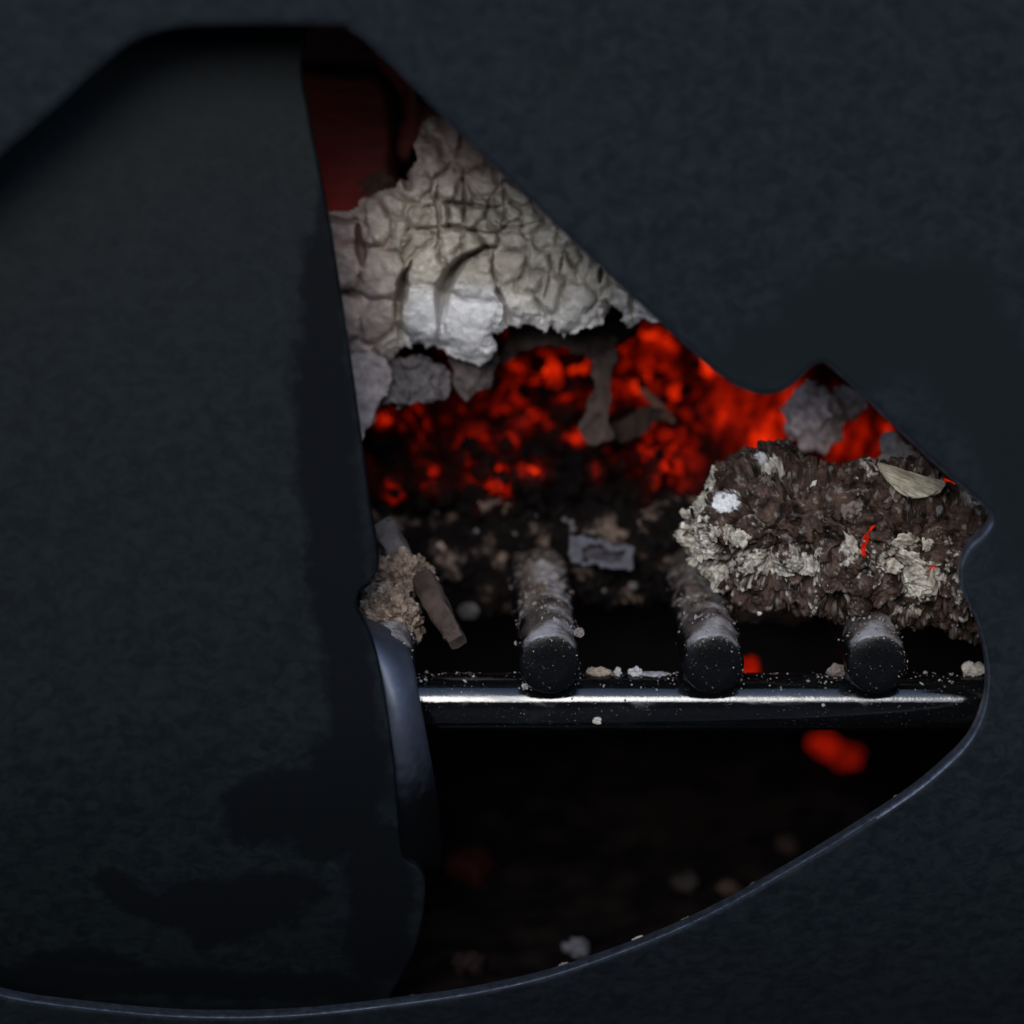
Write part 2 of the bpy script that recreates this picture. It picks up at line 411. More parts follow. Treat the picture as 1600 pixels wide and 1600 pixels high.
FRONT_SOOT = strokes([(1300, 520, 1480, 500, 95), (1480, 520, 1560, 620, 90), (1180, 560, 1330, 520, 40), (1560, 640, 1640, 900, 60), (1000, 520, 1160, 560, 18)], 0)
m_front = steel_plate_mat('blued_steel_front', FRONT_SOOT, (0.0128, 0.0170, 0.0186), (0.0130, 0.0164, 0.0202), (0.0088, 0.0118, 0.0128), soft=0.005, rag=0.03, fine=35)
m_edge, nte, be = new_mat('bare_cut_edge')
tce = N(nte, 'ShaderNodeTexCoord').outputs['Object']; ne = noise_node(nte, tce, 500, 6, 0.7)
nte.links.new(ramp(nte, ne, [(0.35, (0.05, 0.055, 0.068)), (0.65, (0.15, 0.165, 0.20))]), be.inputs['Base Color'])
be.inputs['Metallic'].default_value = 0.8; be.inputs['Roughness'].default_value = 0.42; bump(nte, be, ne, 0.2, 0.0004)
fp = plate('front_plate', [np.array(OUTER, float), catmull(HOLE, 8)], 0.0, 0.0065, 0.0017, m_front, None, m_edge)
fp['label'] = 'blue-black steel front plate with large angular cut-out opening'; fp['category'] = 'steel plate'

PANEL = [(487, 0), (477, 60), (472, 112), (480, 165), (495, 245), (516, 355), (540, 510), (553, 600), (565, 690), (580, 800), (590, 862), (591, 890), (580, 908),
         (565, 921), (558, 937), (559, 955), (570, 975), (584, 1010), (596, 1060), (606, 1120), (616, 1200), (622, 1280), (630, 1338), (652, 1356), (664, 1380), (661, 1430),
         (645, 1490), (612, 1550), (560, 1630), (200, 1680), (-300, 1660), (-330, 800), (-300, 40), (0, -40), (300, -40)]
PANEL_SOOT = strokes([(500, 400, 512, 560, 30), (505, 300, 515, 420, 12), (500, 560, 520, 800, 50), (522, 800, 535, 960, 46), (535, 960, 560, 1200, 38), (600, 1330, 590, 1500, 55), (545, 1200, 520, 1290, 70),
                      (400, 1270, 520, 1250, 62), (260, 1420, 400, 1400, 42), (180, 1380, 260, 1430, 30), (330, 1450, 430, 1420, 46), (0, 1530, 560, 1545, 35), (60, 1500, 200, 1500, 20), (430, 1390, 480, 1390, 30), (600, 700, 600, 1000, 20)], 0.02)
m_panel = steel_plate_mat('blued_steel_panel', PANEL_SOOT, (0.0090, 0.0124, 0.0132), (0.0080, 0.0110, 0.0120), (0.0040, 0.0048, 0.0060), soft=0.0016, rag=0.016, fine=110)
panel = empty('inner_panel', (-0.08, -0.04, -0.12), 'smooth dark inner steel panel with wavy edge behind the cut-out', 'steel panel')
pl = plate('panel_sheet', [catmull(PANEL, 8)], 0.020, 0.004, 0.0007, m_panel, None)
pl.parent = panel; pl.location = -Vector(panel.location)
# rolled flange behind the panel's edge
m_fl, ntf, bf = new_mat('polished_flange')
tcf = N(ntf, 'ShaderNodeTexCoord').outputs['Object']; nf = noise_node(ntf, tcf, 300, 5, 0.6)
ntf.links.new(ramp(ntf, nf, [(0.3, (0.10, 0.11, 0.14)), (0.7, (0.15, 0.16, 0.20))]), bf.inputs['Base Color'])
zf = N(ntf, 'ShaderNodeSeparateXYZ'); ntf.links.new(N(ntf, 'ShaderNodeNewGeometry').outputs['Position'], zf.inputs[0])
zlo = float(on_surface(np.array([650]), np.array([1270]), 0.03)[0, 2]); zhi = float(on_surface(np.array([650]), np.array([1165]), 0.03)[0, 2])
sheen_fade = smooth_(ntf, math_(ntf, 'MULTIPLY_ADD', nf, 0.02, math_(ntf, 'SUBTRACT', zf.outputs[2], 0.01)), zhi, zlo)  # darkens the lower flange: the highlight's fade is painted into its colour
ntf.links.new(mixc(ntf, sheen_fade, ramp(ntf, nf, [(0.3, (0.065, 0.073, 0.098)), (0.7, (0.095, 0.105, 0.138))]), (0.012, 0.012, 0.0135)), bf.inputs['Base Color'])
bf.inputs['Metallic'].default_value = 0.6; bf.inputs['Roughness'].default_value = 0.5; bump(ntf, bf, nf, 0.1, 0.0005)
LB = catmull([(560, 966), (572, 985), (590, 1040), (604, 1120), (614, 1200), (621, 1280), (630, 1352)], 10, False)
RB = catmull([(566, 968), (610, 990), (641, 1028), (656, 1100), (671, 1180), (684, 1260), (690, 1352)], 10, False)
nS, nT = len(LB), 12; FV = []
for i in range(nS):
    P0 = on_surface(LB[i:i+1, 0], LB[i:i+1, 1], 0.0300-0.010*float(sstep(-0.15, 0.75, i/(nS-1)))+0.020*max(i/(nS-1)-0.42, 0)**2/0.34)[0]; sf = i/(nS-1); P1 = on_surface(RB[i:i+1, 0], RB[i:i+1, 1], 0.044-0.024*float(sstep(-0.15, 0.75, sf))+0.050*max(sf-0.42, 0)**2/0.34)[0]
    for j in range(nT):
        t = j/(nT-1); p = P0*(1-t)+P1*t
        p = p + np.array([0, -0.0024*math.sin(math.pi*t)*(1), 0])
        FV.append(p)
FV = np.array(FV); FV2 = FV + np.array([0.0, 0.003, 0]); Ff = []
n0 = nS*nT
for i in range(nS-1):
    for j in range(nT-1):
        a = i*nT+j; Ff += [(a, a+1, a+nT+1, a+nT), (a+n0, a+nT+n0, a+nT+1+n0, a+1+n0)]
for i in range(nS-1):
    a = i*nT; Ff.append((a, a+nT, a+nT+n0, a+n0)); a += nT-1; Ff.append((a, a+n0, a+nT+n0, a+nT))
mk('rolled_flange', np.vstack([FV, FV2]), Ff, m_fl, panel, sharp=60)

# ------------------------------------------------------------------ the dark hearth box round the fire
m_soot = soot_mat()
def box(name, lo, hi, mat, parent=None, **k):
    lo, hi = np.array(lo), np.array(hi)
    V = np.array([[lo[0], lo[1], lo[2]], [hi[0], lo[1], lo[2]], [hi[0], hi[1], lo[2]], [lo[0], hi[1], lo[2]], [lo[0], lo[1], hi[2]], [hi[0], lo[1], hi[2]], [hi[0], hi[1], hi[2]], [lo[0], hi[1], hi[2]]])
    F = [(0, 3, 2, 1), (4, 5, 6, 7), (0, 1, 5, 4), (1, 2, 6, 5), (2, 3, 7, 6), (3, 0, 4, 7)]
    return mk(name, V, F, mat, parent, smooth=False, **k)
hb = empty('fire_box', (0, 0.08, -0.14), 'soot-black box walls enclosing the fire behind the front plate', 'fire box')
box('floor_panel', (-0.208, 0.012, -0.14), (0.208, 0.222, -0.136), m_soot, hb)
box('back_panel', (-0.208, 0.224, -0.135), (0.208, 0.228, 0.168), m_soot, hb)
box('side_panel', (-0.214, -0.02, -0.14), (-0.210, 0.228, 0.168), m_soot, hb)
box('side_panel', (0.210, -0.02, -0.14), (0.214, 0.228, 0.168), m_soot, hb)
box('roof_panel', (-0.214, -0.05, 0.170), (0.214, 0.228, 0.174), m_soot, hb)

# ------------------------------------------------------------------ the grate
ZB = float(px(0, 1096, 1.0)[2]); YB = float(px(0, 1096, 1.0)[1]); RB_ = 0.00705
def tube_along(axis, a, b, r, n=64, seg=60, bev=0.0006, disp=None):
    """round bar with eased ends along x or y; a, b end points"""
    a, b = np.array(a), np.array(b); L = np.linalg.norm(b-a); t = (b-a)/L
    e1 = np.array([0, 0, 1.0]); e2 = np.cross(t, e1); e2 /= np.linalg.norm(e2); e1 = np.cross(e2, t)
    prof = [(0, 0.0), (0, r*0.5), (0, r-bev), (bev*0.3, r-bev*0.3), (bev, r)] + [(s, r) for s in np.linspace(bev*3, L-bev*3, seg)] + [(L-bev, r), (L-bev*0.3, r-bev*0.3), (L, r-bev), (L, r*0.5), (L, 0.0)]
    V = []
    for s, rr in prof:
        for k in range(n):
            q = 2*math.pi*k/n; V.append(a+t*s+rr*(math.cos(q)*e1+math.sin(q)*e2))
    V = np.array(V); F = []
    for i in range(len(prof)-1):
        for k in range(n):
            F.append((i*n+k, i*n+(k+1) % n, (i+1)*n+(k+1) % n, (i+1)*n+k))
    return V, F, np.repeat(np.array([p[0] for p in prof]), n), t, e1
grate = empty('fire_grate', (0.05, 0.04, ZB-RB_), 'black welded grate of round steel bars on a glossy cross bar', 'grate')
m_cross = bar_mat('cross_bar_steel', 0.09, 0.0, (0.0035, 0.0038, 0.0042), ior=1.72); m_bar = bar_mat('grate_bar_steel', 0.31, 1.0, (0.0022, 0.0024, 0.0028))
V, F, s_, _, _ = tube_along('x', (-0.19, YB, ZB), (0.19, YB, ZB), RB_, 72, 200)
mk('cross_bar', V, F, m_cross, grate)
m_weld, _, bw = new_mat('weld'); bw.inputs['Base Color'].default_value = (0.02, 0.019, 0.019, 1); bw.inputs['Roughness'].default_value = 0.45
BARS = []; CRUMBS = []
for ex, ey in ((603, 1031), (859, 1031), (1114, 1029), (1369, 1024)):
    zc = ZB + RB_ + 0.0071
    yend = -0.0275
    bcoef = (800-ey)/1600*WIDTH
    d = 0.985
    X = (ex-800)/1600*WIDTH*0.985
    a = np.array([X, yend, zc]); b = np.array([X-0.004, 0.125, zc])
    V, F, s_, t, e1 = tube_along('y', a, b, 0.0074, 72, 150, 0.0009)
    # scale build-up away from the cut end, mostly on top
    rel = V - (a + np.outer(s_, t)); rn = np.linalg.norm(rel, axis=1); dirn = rel/np.maximum(rn, 1e-9)[:, None]
    up = np.clip(dirn[:, 2], 0, 1); grow = sstep(0.003, 0.02, s_)
    dsp = grow*(0.00055*fbm(V*420, 4, 3+int(ex)) + up*0.0016*np.clip(fbm(V*170, 4, 9+int(ex))+0.25, 0, 1)) * (rn > 0.004)
    V = V + dirn*dsp[:, None]
    BARS.append(mk('grate_bar', V, F, m_bar, grate)); 
    rb_ = np.random.default_rng(int(ex)); nb = 420; ss = rb_.uniform(0.002, 0.075, nb); an = rb_.normal(0, 0.62, nb)
    den = rb_.random(nb) < 0.25+0.75*sstep(-0.1, 0.3, fbm(np.stack([ss*160, an*2, 0*ss+ex], -1), 3, 5)); ss, an = ss[den], an[den]
    bz = np.clip(rb_.lognormal(-8.2, 0.5, len(ss)), 0.0001, 0.0008)*np.where(ss < 0.008, 0.6, 1)
    bp = a + np.outer(ss, t) + 0.0080*np.stack([np.sin(an), 0*an, np.cos(an)], -1) - np.where(ss < 0.012, 0.0005, 0)[:, None]*np.stack([np.sin(an), 0*an, np.cos(an)], -1)
    collar = np.exp(-((ss-0.0135)/0.0035)**2)[:, None]
    bc = lerp(np.array([0.07, 0.052, 0.045]), np.array([0.40, 0.34, 0.28]), rb_.random(len(ss))**1.5)*(1-0.7*collar) + 0.7*collar*np.array([0.32, 0.31, 0.34])
    nr2 = 110; a2 = rb_.normal(0.25, 0.75, nr2); q2 = rb_.uniform(0.0062, 0.0073, nr2) - 0.0035*rb_.random(nr2)**6
    p2 = a + np.stack([np.sin(a2)*q2, rb_.uniform(-0.0001, 0.0008, nr2), np.cos(a2)*q2], -1); z2 = np.clip(rb_.lognormal(-8.9, 0.5, nr2), 0.00006, 0.0004)
    c2_ = lerp(np.array([0.14, 0.11, 0.09]), np.array([0.55, 0.48, 0.40]), rb_.random(nr2))
    bp, bz, bc = np.vstack([bp, p2]), np.concatenate([bz, z2]), np.vstack([bc, c2_])
    CRUMBS.append((bp, bz, bc, BARS[-1], int(ex)))
    # weld bead where it sits on the cross bar
    B, BF = ico(4)
    wv = B*np.array([0.0066, 0.0040, 0.0028]); wv = wv*(1+0.25*fbm(B*3+ex, 3, 5)[:, None]) + np.array([X, YB-0.0015, ZB+RB_-0.0002])
    mk('weld_bead', wv, BF, m_weld, grate)

# ------------------------------------------------------------------ ash and char
m_ash = ash_mat('ash'); m_char = ash_mat('charcoal', 900, 0.7, 0.001); m_ember = ember_mat(); m_wood = wood_mat()

for bp, bz, bc, bo, sd_ in CRUMBS:
    CV, CF, CC = scatter(bp, bz, 1, 0.6, sd_, 0.6, bc); mk('bar_ash', CV, CF, m_ash, bo, cols=CC, kind='stuff', smooth=False)

def blob(center, radii, sub, amp, freq, seed, rot=None, octs=5, power=2.0, gain=0.55):
    B, F = ico(sub); V = B.copy()
    if power != 2.0:                                             # squarer section
        V = np.sign(V)*np.abs(V)**(2/power); 
    V = V*np.array(radii)
    Nn = B/np.array(radii); Nn /= np.linalg.norm(Nn, axis=1)[:, None]
    V = V + Nn*(amp*fbm(V*freq+seed*5.3, octs, seed, gain))[:, None]
    if rot is not None: V = V@np.array(rot).T
    return V+np.asarray(center), F
CREAM, WHITE, BROWN, DARK, GREY = (0.52, 0.46, 0.36), (0.74, 0.74, 0.74), (0.095, 0.066, 0.058), (0.03, 0.024, 0.022), (0.34, 0.31, 0.31)

# --- the big log shedding white ash
logc = px(760, 330, 1.060)
ash_log = empty('ash_covered_log', (logc[0], logc[1], logc[2]-0.045), 'big log crusted with cracked white ash above the embers', 'log')
B, F = ico(6)
V = np.sign(B)*np.abs(B)**np.array([0.55, 1, 1]); V = V*np.array([0.036, 0.026, 0.016])
V = V*(1+0.10*fbm(V*40, 4, 4)[:, None]) + px(800, 410, 1.060)
V[:, 2] -= (V[:, 0]-px(800, 410, 1.06)[0])*0.30
mk('charred_core', V, F, m_char, ash_log, cols=np.broadcast_to(np.array(DARK), V.shape))

LOGPOLY = [(470, 330), (545, 328), (600, 292), (640, 275), (660, 190), (720, 170), (800, 220), (1060, 470), (1040, 505), (1005, 500), (985, 512), (958, 478), (940, 505), (915, 515), (880, 524), (850, 512),
           (800, 508), (778, 520), (770, 560), (745, 570), (712, 566), (700, 545), (680, 545), (630, 540), (612, 560), (604, 600), (590, 640), (566, 676), (520, 700), (470, 700)]
SEEDS = [(730, 505), (655, 492), (666, 402), (597, 418), (586, 515), (536, 405), (540, 505), (560, 610), (745, 425), (822, 476), (900, 470), (970, 470), (640, 300), (702, 293), (757, 285), (810, 308),
         (652, 338), (684, 336), (712, 336), (745, 335), (776, 340), (652, 372), (710, 372), (740, 378), (800, 372), (832, 345), (858, 370), (890, 365), (846, 405), (800, 410), (880, 410), (918, 400), (940, 430),
         (600, 350), (540, 350), (618, 322), (700, 215), (740, 240), (790, 255), (670, 245), (870, 330), (970, 420), (830, 440), (860, 450), (930, 500), (570, 560), (608, 545), (585, 590), (900, 395), (760, 360), (725, 310), (790, 325), (850, 312), (1010, 470), (630, 360)]
step = 2.0
us = np.arange(468, 1064, step); vv = np.arange(168, 704, step); U, Vv = np.meshgrid(us, vv)
Q = np.stack([U/30, Vv/30, 0*U], -1)
wu = U + 9*fbm(Q*0.8, 4, 1); wv_ = Vv + 9*fbm(Q*0.8+17, 4, 2)
S = np.array(SEEDS, float)
jag = 13*fbm(Q*1.4+5, 5, 21); jag2 = 13*fbm(Q*1.4+55, 5, 22)
wj, wk = U+jag*0.9, Vv+jag2*0.9
anis = np.array([1.0, 0.85])
dxx = np.abs(wu[..., None]-S[:, 0])*anis[0]; dyy = np.abs(wv_[..., None]-S[:, 1])*anis[1]; D2 = (dxx**4.5+dyy**4.5)**(1/4.5)
o = np.argsort(D2, -1); f1 = np.take_along_axis(D2, o[..., :1], -1)[..., 0]; f2 = np.take_along_axis(D2, o[..., 1:2], -1)[..., 0]; cell = o[..., 0]
edge = f2-f1
cr = np.random.default_rng(11); cdep = cr.uniform(-1, 1, len(S)); ctilt = cr.uniform(-1, 1, (len(S), 2))
big = np.zeros(len(S)); big[[0, 1, 2, 3, 4, 8, 9, 10]] = 1
CRACKS = [([(627, 530), (623, 480), (629, 445), (642, 410)], 9, 17), ([(685, 540), (686, 490), (694, 450), (712, 418), (740, 398), (772, 384)], 10, 17), ([(797, 508), (788, 478), (776, 452)], 6, 12),
          ([(556, 352), (563, 385), (566, 412)], 8, 14), ([(640, 292), (632, 255), (622, 215)], 14, 18), ([(858, 425), (852, 470)], 3, 6), ([(940, 418), (938, 440)], 5, 10), ([(775, 345), (800, 357), (850, 342)], 3, 5), ([(880, 395), (872, 430)], 2.5, 6), ([(500, 455), (560, 460)], 7, 9), ([(500, 342), (560, 345)], 6, 7), ([(755, 388), (775, 386)], 6, 12),
          ([(660, 325), (700, 318), (760, 325), (800, 318)], 4, 7), ([(684, 270), (682, 320), (686, 350), (682, 395)], 4, 7), ([(725, 265), (728, 320), (722, 350)], 4, 7), ([(640, 360), (700, 352), (760, 362), (830, 368)], 4, 7), ([(785, 285), (790, 330), (782, 350)], 3.5, 4)]
carve = np.zeros_like(U)
for pl_, wd, dp in CRACKS:
    cp = catmull(pl_, 6, False); k = len(cp); cu_, cv_ = wu*0.5+U*0.5, wv_*0.5+Vv*0.5
    for i in range(k-1):
        f = (i+0.5)/(k-1); ww = wd*(0.30+0.95*math.sin(math.pi*f)**0.8*(0.75+0.35*math.sin(9*f+wd)))
        carve = np.maximum(carve, dp*(0.35+0.65*math.sin(math.pi*f))*sstep(ww*1.2, ww*0.05, segdist(cp[i:i+2], cu_, cv_, False)))
dist_b = segdist(np.array(LOGPOLY, float), wj, wk); ins = inside(LOGPOLY, wj, wk)
# a millimetre = 6.4 px: heights below are in millimetres, positive towards the viewer
jw = np.clip(0.45+1.5*(fbm(Q*0.7+40, 3, 33)+0.25), 0.15, 1.0)      # some joints are almost closed
joint = 1-(1-sstep(0, 8, edge))*jw
h = (joint-1)*2.5 - 1.9*(1-sstep(0, 18, edge))*np.where(big[cell] > 0, 0.7, 1.0) + cdep[cell]*1.2*joint
h += 0.030*(ctilt[cell][..., 0]*(U-S[cell][..., 0]) + ctilt[cell][..., 1]*(Vv-S[cell][..., 1]))
smooth_c = np.clip(np.exp(-(((wu-735)/52)**4+((wv_-508)/60)**4)) + np.exp(-(((wu-655)/24)**4+((wv_-500)/52)**4)), 0, 1)
h += (1.0-0.6*smooth_c)*(1.2*fbm(Q*0.8, 4, 40) + 0.6*ridge(Q*np.array([1.0, 2.2, 1])+3, 4, 50))
h += 0.30*fbm(Q*4, 4, 60)
h += 2.2*np.exp(-(((U-735)/60)**2+((Vv-500)/60)**2)) + 1.5*np.exp(-(((U-590)/35)**2+((Vv-450)/90)**2))
h -= carve
rim = sstep(34, 0, dist_b)
h -= 3.5*rim**2
# overall form: a fat round log whose axis runs left to right and down
vc = 400 + (U-760)*0.30
roll = (Vv-vc)/255.0
base = 1.012 + 0.040*(1-np.sqrt(np.clip(1-np.clip(roll, -0.97, 0.97)**2, 0.02, 1))) + np.where(U < 640, (640-U)*0.00008, 0)
D = base - h*0.001
Pw = px(U, Vv, D)
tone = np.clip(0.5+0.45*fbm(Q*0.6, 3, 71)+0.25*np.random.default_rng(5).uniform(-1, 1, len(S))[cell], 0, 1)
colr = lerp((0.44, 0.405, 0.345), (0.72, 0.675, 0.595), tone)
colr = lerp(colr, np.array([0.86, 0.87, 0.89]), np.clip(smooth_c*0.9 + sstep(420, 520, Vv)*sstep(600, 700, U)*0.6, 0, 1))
colr = lerp(colr, np.array([0.20, 0.15, 0.14]), sstep(305, 230, Vv-0.25*(U-700))*0.9)  # log top darkened in colour for its dimness under the plate
colr = lerp(colr, np.array([0.60, 0.46, 0.43]), np.clip(sstep(650, 550, U)+0.6*sstep(330, 260, Vv)*sstep(800, 700, U), 0, 1)*0.85)  # pink ember glow on the left and top, painted into the ash colour
idx = np.arange(U.size).reshape(U.shape)
quads = np.stack([idx[:-1, :-1], idx[1:, :-1], idx[1:, 1:], idx[:-1, 1:]], -1)
okq = ins[:-1, :-1] & ins[1:, 1:] & ins[1:, :-1] & ins[:-1, 1:]
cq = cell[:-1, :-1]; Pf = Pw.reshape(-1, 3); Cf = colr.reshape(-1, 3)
FWD3 = FWD
for k in range(len(S)):
    q = quads[okq & (cq == k)]
    if len(q) < 12: continue
    used = np.unique(q); mp = np.full(U.size, -1); mp[used] = np.arange(len(used)); q2 = mp[q]; n = len(used)
    Vf = Pf[used]; Vb = Vf + FWD*0.0035
    from collections import Counter
    cnt = Counter((min(a, b), max(a, b)) for f in q2 for a, b in zip(f, np.roll(f, -1)))
    bd = [(a, b) for f in q2 for a, b in zip(f, np.roll(f, -1)) if cnt[(min(a, b), max(a, b))] == 1]
    Ff = [tuple(f) for f in q2] + [tuple(f[::-1]+n) for f in q2] + [(b, a, a+n, b+n) for a, b in bd]
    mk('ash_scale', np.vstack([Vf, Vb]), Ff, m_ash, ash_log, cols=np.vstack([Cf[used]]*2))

# --- thin curling ash flakes, each lying loose
def flake(poly, d0, thick, col, label, group=None, bend=0.004, seed=0, step=2.0, ragged=9, slope=(0, 0), rough=0.0016, name='ash_flake', mat=None, cat='ash flake', smoothn=2):
    p = np.array(poly, float); c = p.mean(0); sz = max(np.ptp(p[:, 0]), np.ptp(p[:, 1]))
    dep = lambda u, v: d0 + slope[0]*(u-c[0])*MM + slope[1]*(v-c[1])*MM + bend*(((u-c[0])/sz*2)**2) + rough*fbm(np.stack([u/18, v/18, 0*u+seed], -1), 4, seed) + bend*0.4*np.sin((v-c[1])/sz*5+seed)
    V, F, u, v = sheet(catmull(poly, 4), step, dep, thick, ragged, seed)
    t = np.clip(0.5+0.6*fbm(np.stack([u/25, v/25, 0*u+seed], -1), 3, seed+9), 0, 1)
    C = lerp(np.array(col)*0.72, np.array(col)*1.15, t)
    return mk(name, V, F, mat or m_ash, label=label, cat=cat, group=group, cols=C)
flake([(590, 590), (612, 566), (660, 556), (695, 572), (700, 620), (680, 636), (640, 628), (598, 634)], 1.032, 0.0006, (0.20, 0.185, 0.195), 'folded grey ash flake tucked under the white ash log, left of the white chunk', seed=3, bend=0.006, rough=0.005, ragged=14)
flake([(545, 560), (606, 560), (612, 600), (588, 640), (560, 690), (520, 690)], 1.030, 0.0008, (0.46, 0.405, 0.41), 'pale ash sheet drooping beside the steel panel edge', seed=4, bend=0.003)
flake([(700, 550), (775, 540), (770, 600), (748, 612), (722, 624), (708, 590)], 1.036, 0.0007, (0.13, 0.11, 0.108), 'brown-grey ash flake hanging below the smooth white ash chunk', seed=5)
flake([(786, 545), (800, 505), (860, 512), (905, 520), (965, 480), (966, 530), (940, 560), (910, 556), (870, 540), (820, 545), (790, 572)], 1.040, 0.0007, (0.075, 0.055, 0.052), 'wide brown ash flake hanging over the embers', seed=6, bend=0.008)
flake([(930, 530), (962, 520), (958, 570), (952, 640), (955, 686), (915, 688), (912, 660), (924, 610)], 1.046, 0.0009, (0.09, 0.066, 0.06), 'narrow upright ash strip in front of the embers', seed=7, bend=0.002)
flake([(958, 664), (1000, 640), (1036, 638), (1040, 652), (1000, 680), (962, 692)], 1.060, 0.0025, (0.055, 0.038, 0.032), 'blurred brown splinter lying across the embers', seed=8, bend=0.002, name='wood_splinter', cat='splinter')
flake([(1000, 612), (1010, 608), (1052, 650), (1046, 660)], 1.062, 0.0015, (0.16, 0.09, 0.07), 'thin reddish splinter leaning above the brown splinter', seed=9, bend=0.001, name='wood_splinter', cat='splinter', ragged=1)
flake([(1374, 700), (1392, 668), (1412, 690), (1440, 712), (1436, 722), (1400, 722)], 1.030, 0.0010, (0.30, 0.27, 0.27), 'fan-shaped grey ash flake standing behind the bark chip', seed=10, bend=0.003, rough=0.002)
flake([(1366, 716), (1400, 712), (1450, 722), (1486, 745), (1470, 752), (1430, 744), (1390, 730)], 1.024, 0.0014, (0.32, 0.28, 0.27), 'long grey ash flake lying along the bark chip', seed=11, bend=0.002, rough=0.001)
# crisp-edged rectangular flake
frame = empty('ash_remnant', px(940, 890, 1.046), 'small grey box-shaped ash remnant in front of the dark log', 'ash remnant')
def bar_px(pts, d, th, col, name, parent, seed=0, ragged=11, rough=0.0012, step=1.6, mat=None):
    dep = lambda u, v: d + rough*fbm(np.stack([u/12, v/12, 0*u+seed], -1), 4, seed)
    V, F, u, v = sheet(pts, step, dep, th, ragged, seed); t = np.clip(0.5+0.6*fbm(np.stack([u/14, v/14, 0*u+seed], -1), 3, seed+9), 0, 1)
    return mk(name, V, F, mat or m_ash, parent, cols=lerp(np.array(col)*0.7, np.array(col)*1.2, t))
bar_px([(896, 836), (984, 852), (984, 864), (897, 848)], 1.045, 0.004, (0.13, 0.13, 0.155), 'upper_rim', frame, 1)
bar_px([(893, 870), (980, 882), (981, 892), (893, 878)], 1.045, 0.004, (0.13, 0.13, 0.155), 'lower_rim', frame, 2)
bar_px([(893, 838), (910, 846), (909, 876), (893, 874)], 1.045, 0.004, (0.12, 0.12, 0.14), 'side_rim', frame, 3)
bar_px([(970, 854), (986, 858), (984, 888), (970, 884)], 1.045, 0.004, (0.12, 0.12, 0.14), 'side_rim', frame, 4)
bar_px([(905, 848), (976, 858), (974, 884), (903, 872)], 1.048, 0.002, (0.07, 0.065, 0.075), 'hollow_back', frame, 5)

# --- scorched block and bark at the upper left, catching the red glow
sb = empty('scorched_block', px(540, 330, 1.09), 'dark red-brown scorched wood block beside the steel panel', 'wood block')
def prism(pts, d, th, mat, name, parent, seed, rough=0.0006, step=4, slope=0.0):
    c = np.array(pts).mean(0)
    dep = lambda u, v: d + slope*(u-c[0])*MM + rough*fbm(np.stack([u/60, v/9, 0*u+seed], -1), 4, seed) + 0.004*sstep(16, 0, segdist(np.array(pts, float), u, v))**2
    V, F, u, v = sheet(pts, step, dep, th, 1.5, seed, 3)
    return mk(name, V, F, mat, parent, cols=np.broadcast_to(np.array([0.2, 0.06, 0.04]), V.shape))
prism(catmull([(420, 112), (520, 112), (584, 114), (604, 128), (614, 155), (617, 210), (615, 262), (632, 300), (640, 345), (560, 350), (420, 350)], 5), 1.075, 0.04, m_wood, 'block_face', sb, 1)
prism(catmull([(420, 40), (520, 20), (600, 30), (606, 104), (560, 107), (420, 106)], 4), 1.085, 0.04, m_wood, 'upper_slab', sb, 2)
Bc = catmull([(575, 60), (602, 88), (628, 120), (640, 150), (640, 190), (630, 230)], 8, False)
rk = empty('bark_ridge', px(640, 240, 1.075), 'curved scorched bark strip rising beside the red-brown block', 'bark strip')
V, F, u, v = sheet(catmull([(570, 40), (620, 60), (700, 150), (740, 230), (690, 245), (650, 225), (632, 252), (620, 232), (630, 180), (622, 140), (594, 104)], 5), 3,
    lambda u, v: 1.070 + 0.004*fbm(np.stack([u/20, v/40, 0*u], -1), 4, 77) + 0.00010*np.abs(u-(640+(v-130)*0.4)), 0.012, 3, 5, 3)
mk('bark_strip', V, F, m_wood, rk, cols=np.broadcast_to(np.array([0.2, 0.07, 0.05]), V.shape))
# soft ash fluff on top of the white log and at the block's foot
def fluff(c, radii, seed, col, label, name='ash_clump', cat='ash clump', amp=0.45, sub=5, crumbs=260, csize=(0.0002, 0.0009), col2=None, freq=None, rot=None):
    r0 = min(radii); V, F = blob(c, radii, sub, r0*amp, freq or 1.1/r0, seed, rot, 6, 2.0, 0.6)
    t = np.clip(0.5+0.7*fbm(V*500, 4, seed+3), 0, 1); C = lerp(np.array(col2 or np.array(col)*0.55), np.array(col), t)
    root = empty(name, (c[0], c[1], V[:, 2].min()), label, cat)
    mk('clump_body', V, F, m_ash, root, cols=C)
    if crumbs:
        r = np.random.default_rng(seed); Nn = normals(V, F); pick = r.integers(0, len(V), crumbs)
        sz = r.uniform(csize[0], csize[1], crumbs)*r.uniform(0.5, 1, crumbs)
        CV, CF, CC = scatter(V[pick]+Nn[pick]*sz[:, None]*0.3, sz, 1, 0.5, seed+1, 0.7, C[pick]*r.uniform(0.6, 1.4, (crumbs, 1)))
        mk('clump_crumbs', CV, CF, m_ash, root, cols=np.clip(CC, 0, 0.85), kind='stuff', smooth=False)
    return root
fluff(px(700, 232, 1.045), (0.0075, 0.006, 0.0055), 21, (0.26, 0.22, 0.21), 'soft grey-brown ash tuft on top of the white ash log')
fluff(px(590, 300, 1.055), (0.0042, 0.004, 0.0045), 22, (0.17, 0.11, 0.09), 'fuzzy brown ash tuft at the foot of the red-brown block', crumbs=150)
puff = fluff(px(1272, 652, 1.045), (0.0068, 0.0055, 0.0085), 23, (0.85, 0.68, 0.66), 'fluffy grey ash puff standing on the crusty log under the plate notch', amp=0.55, crumbs=500, col2=(0.42, 0.34, 0.34), rot=rotmat(0, -0.35, 0))
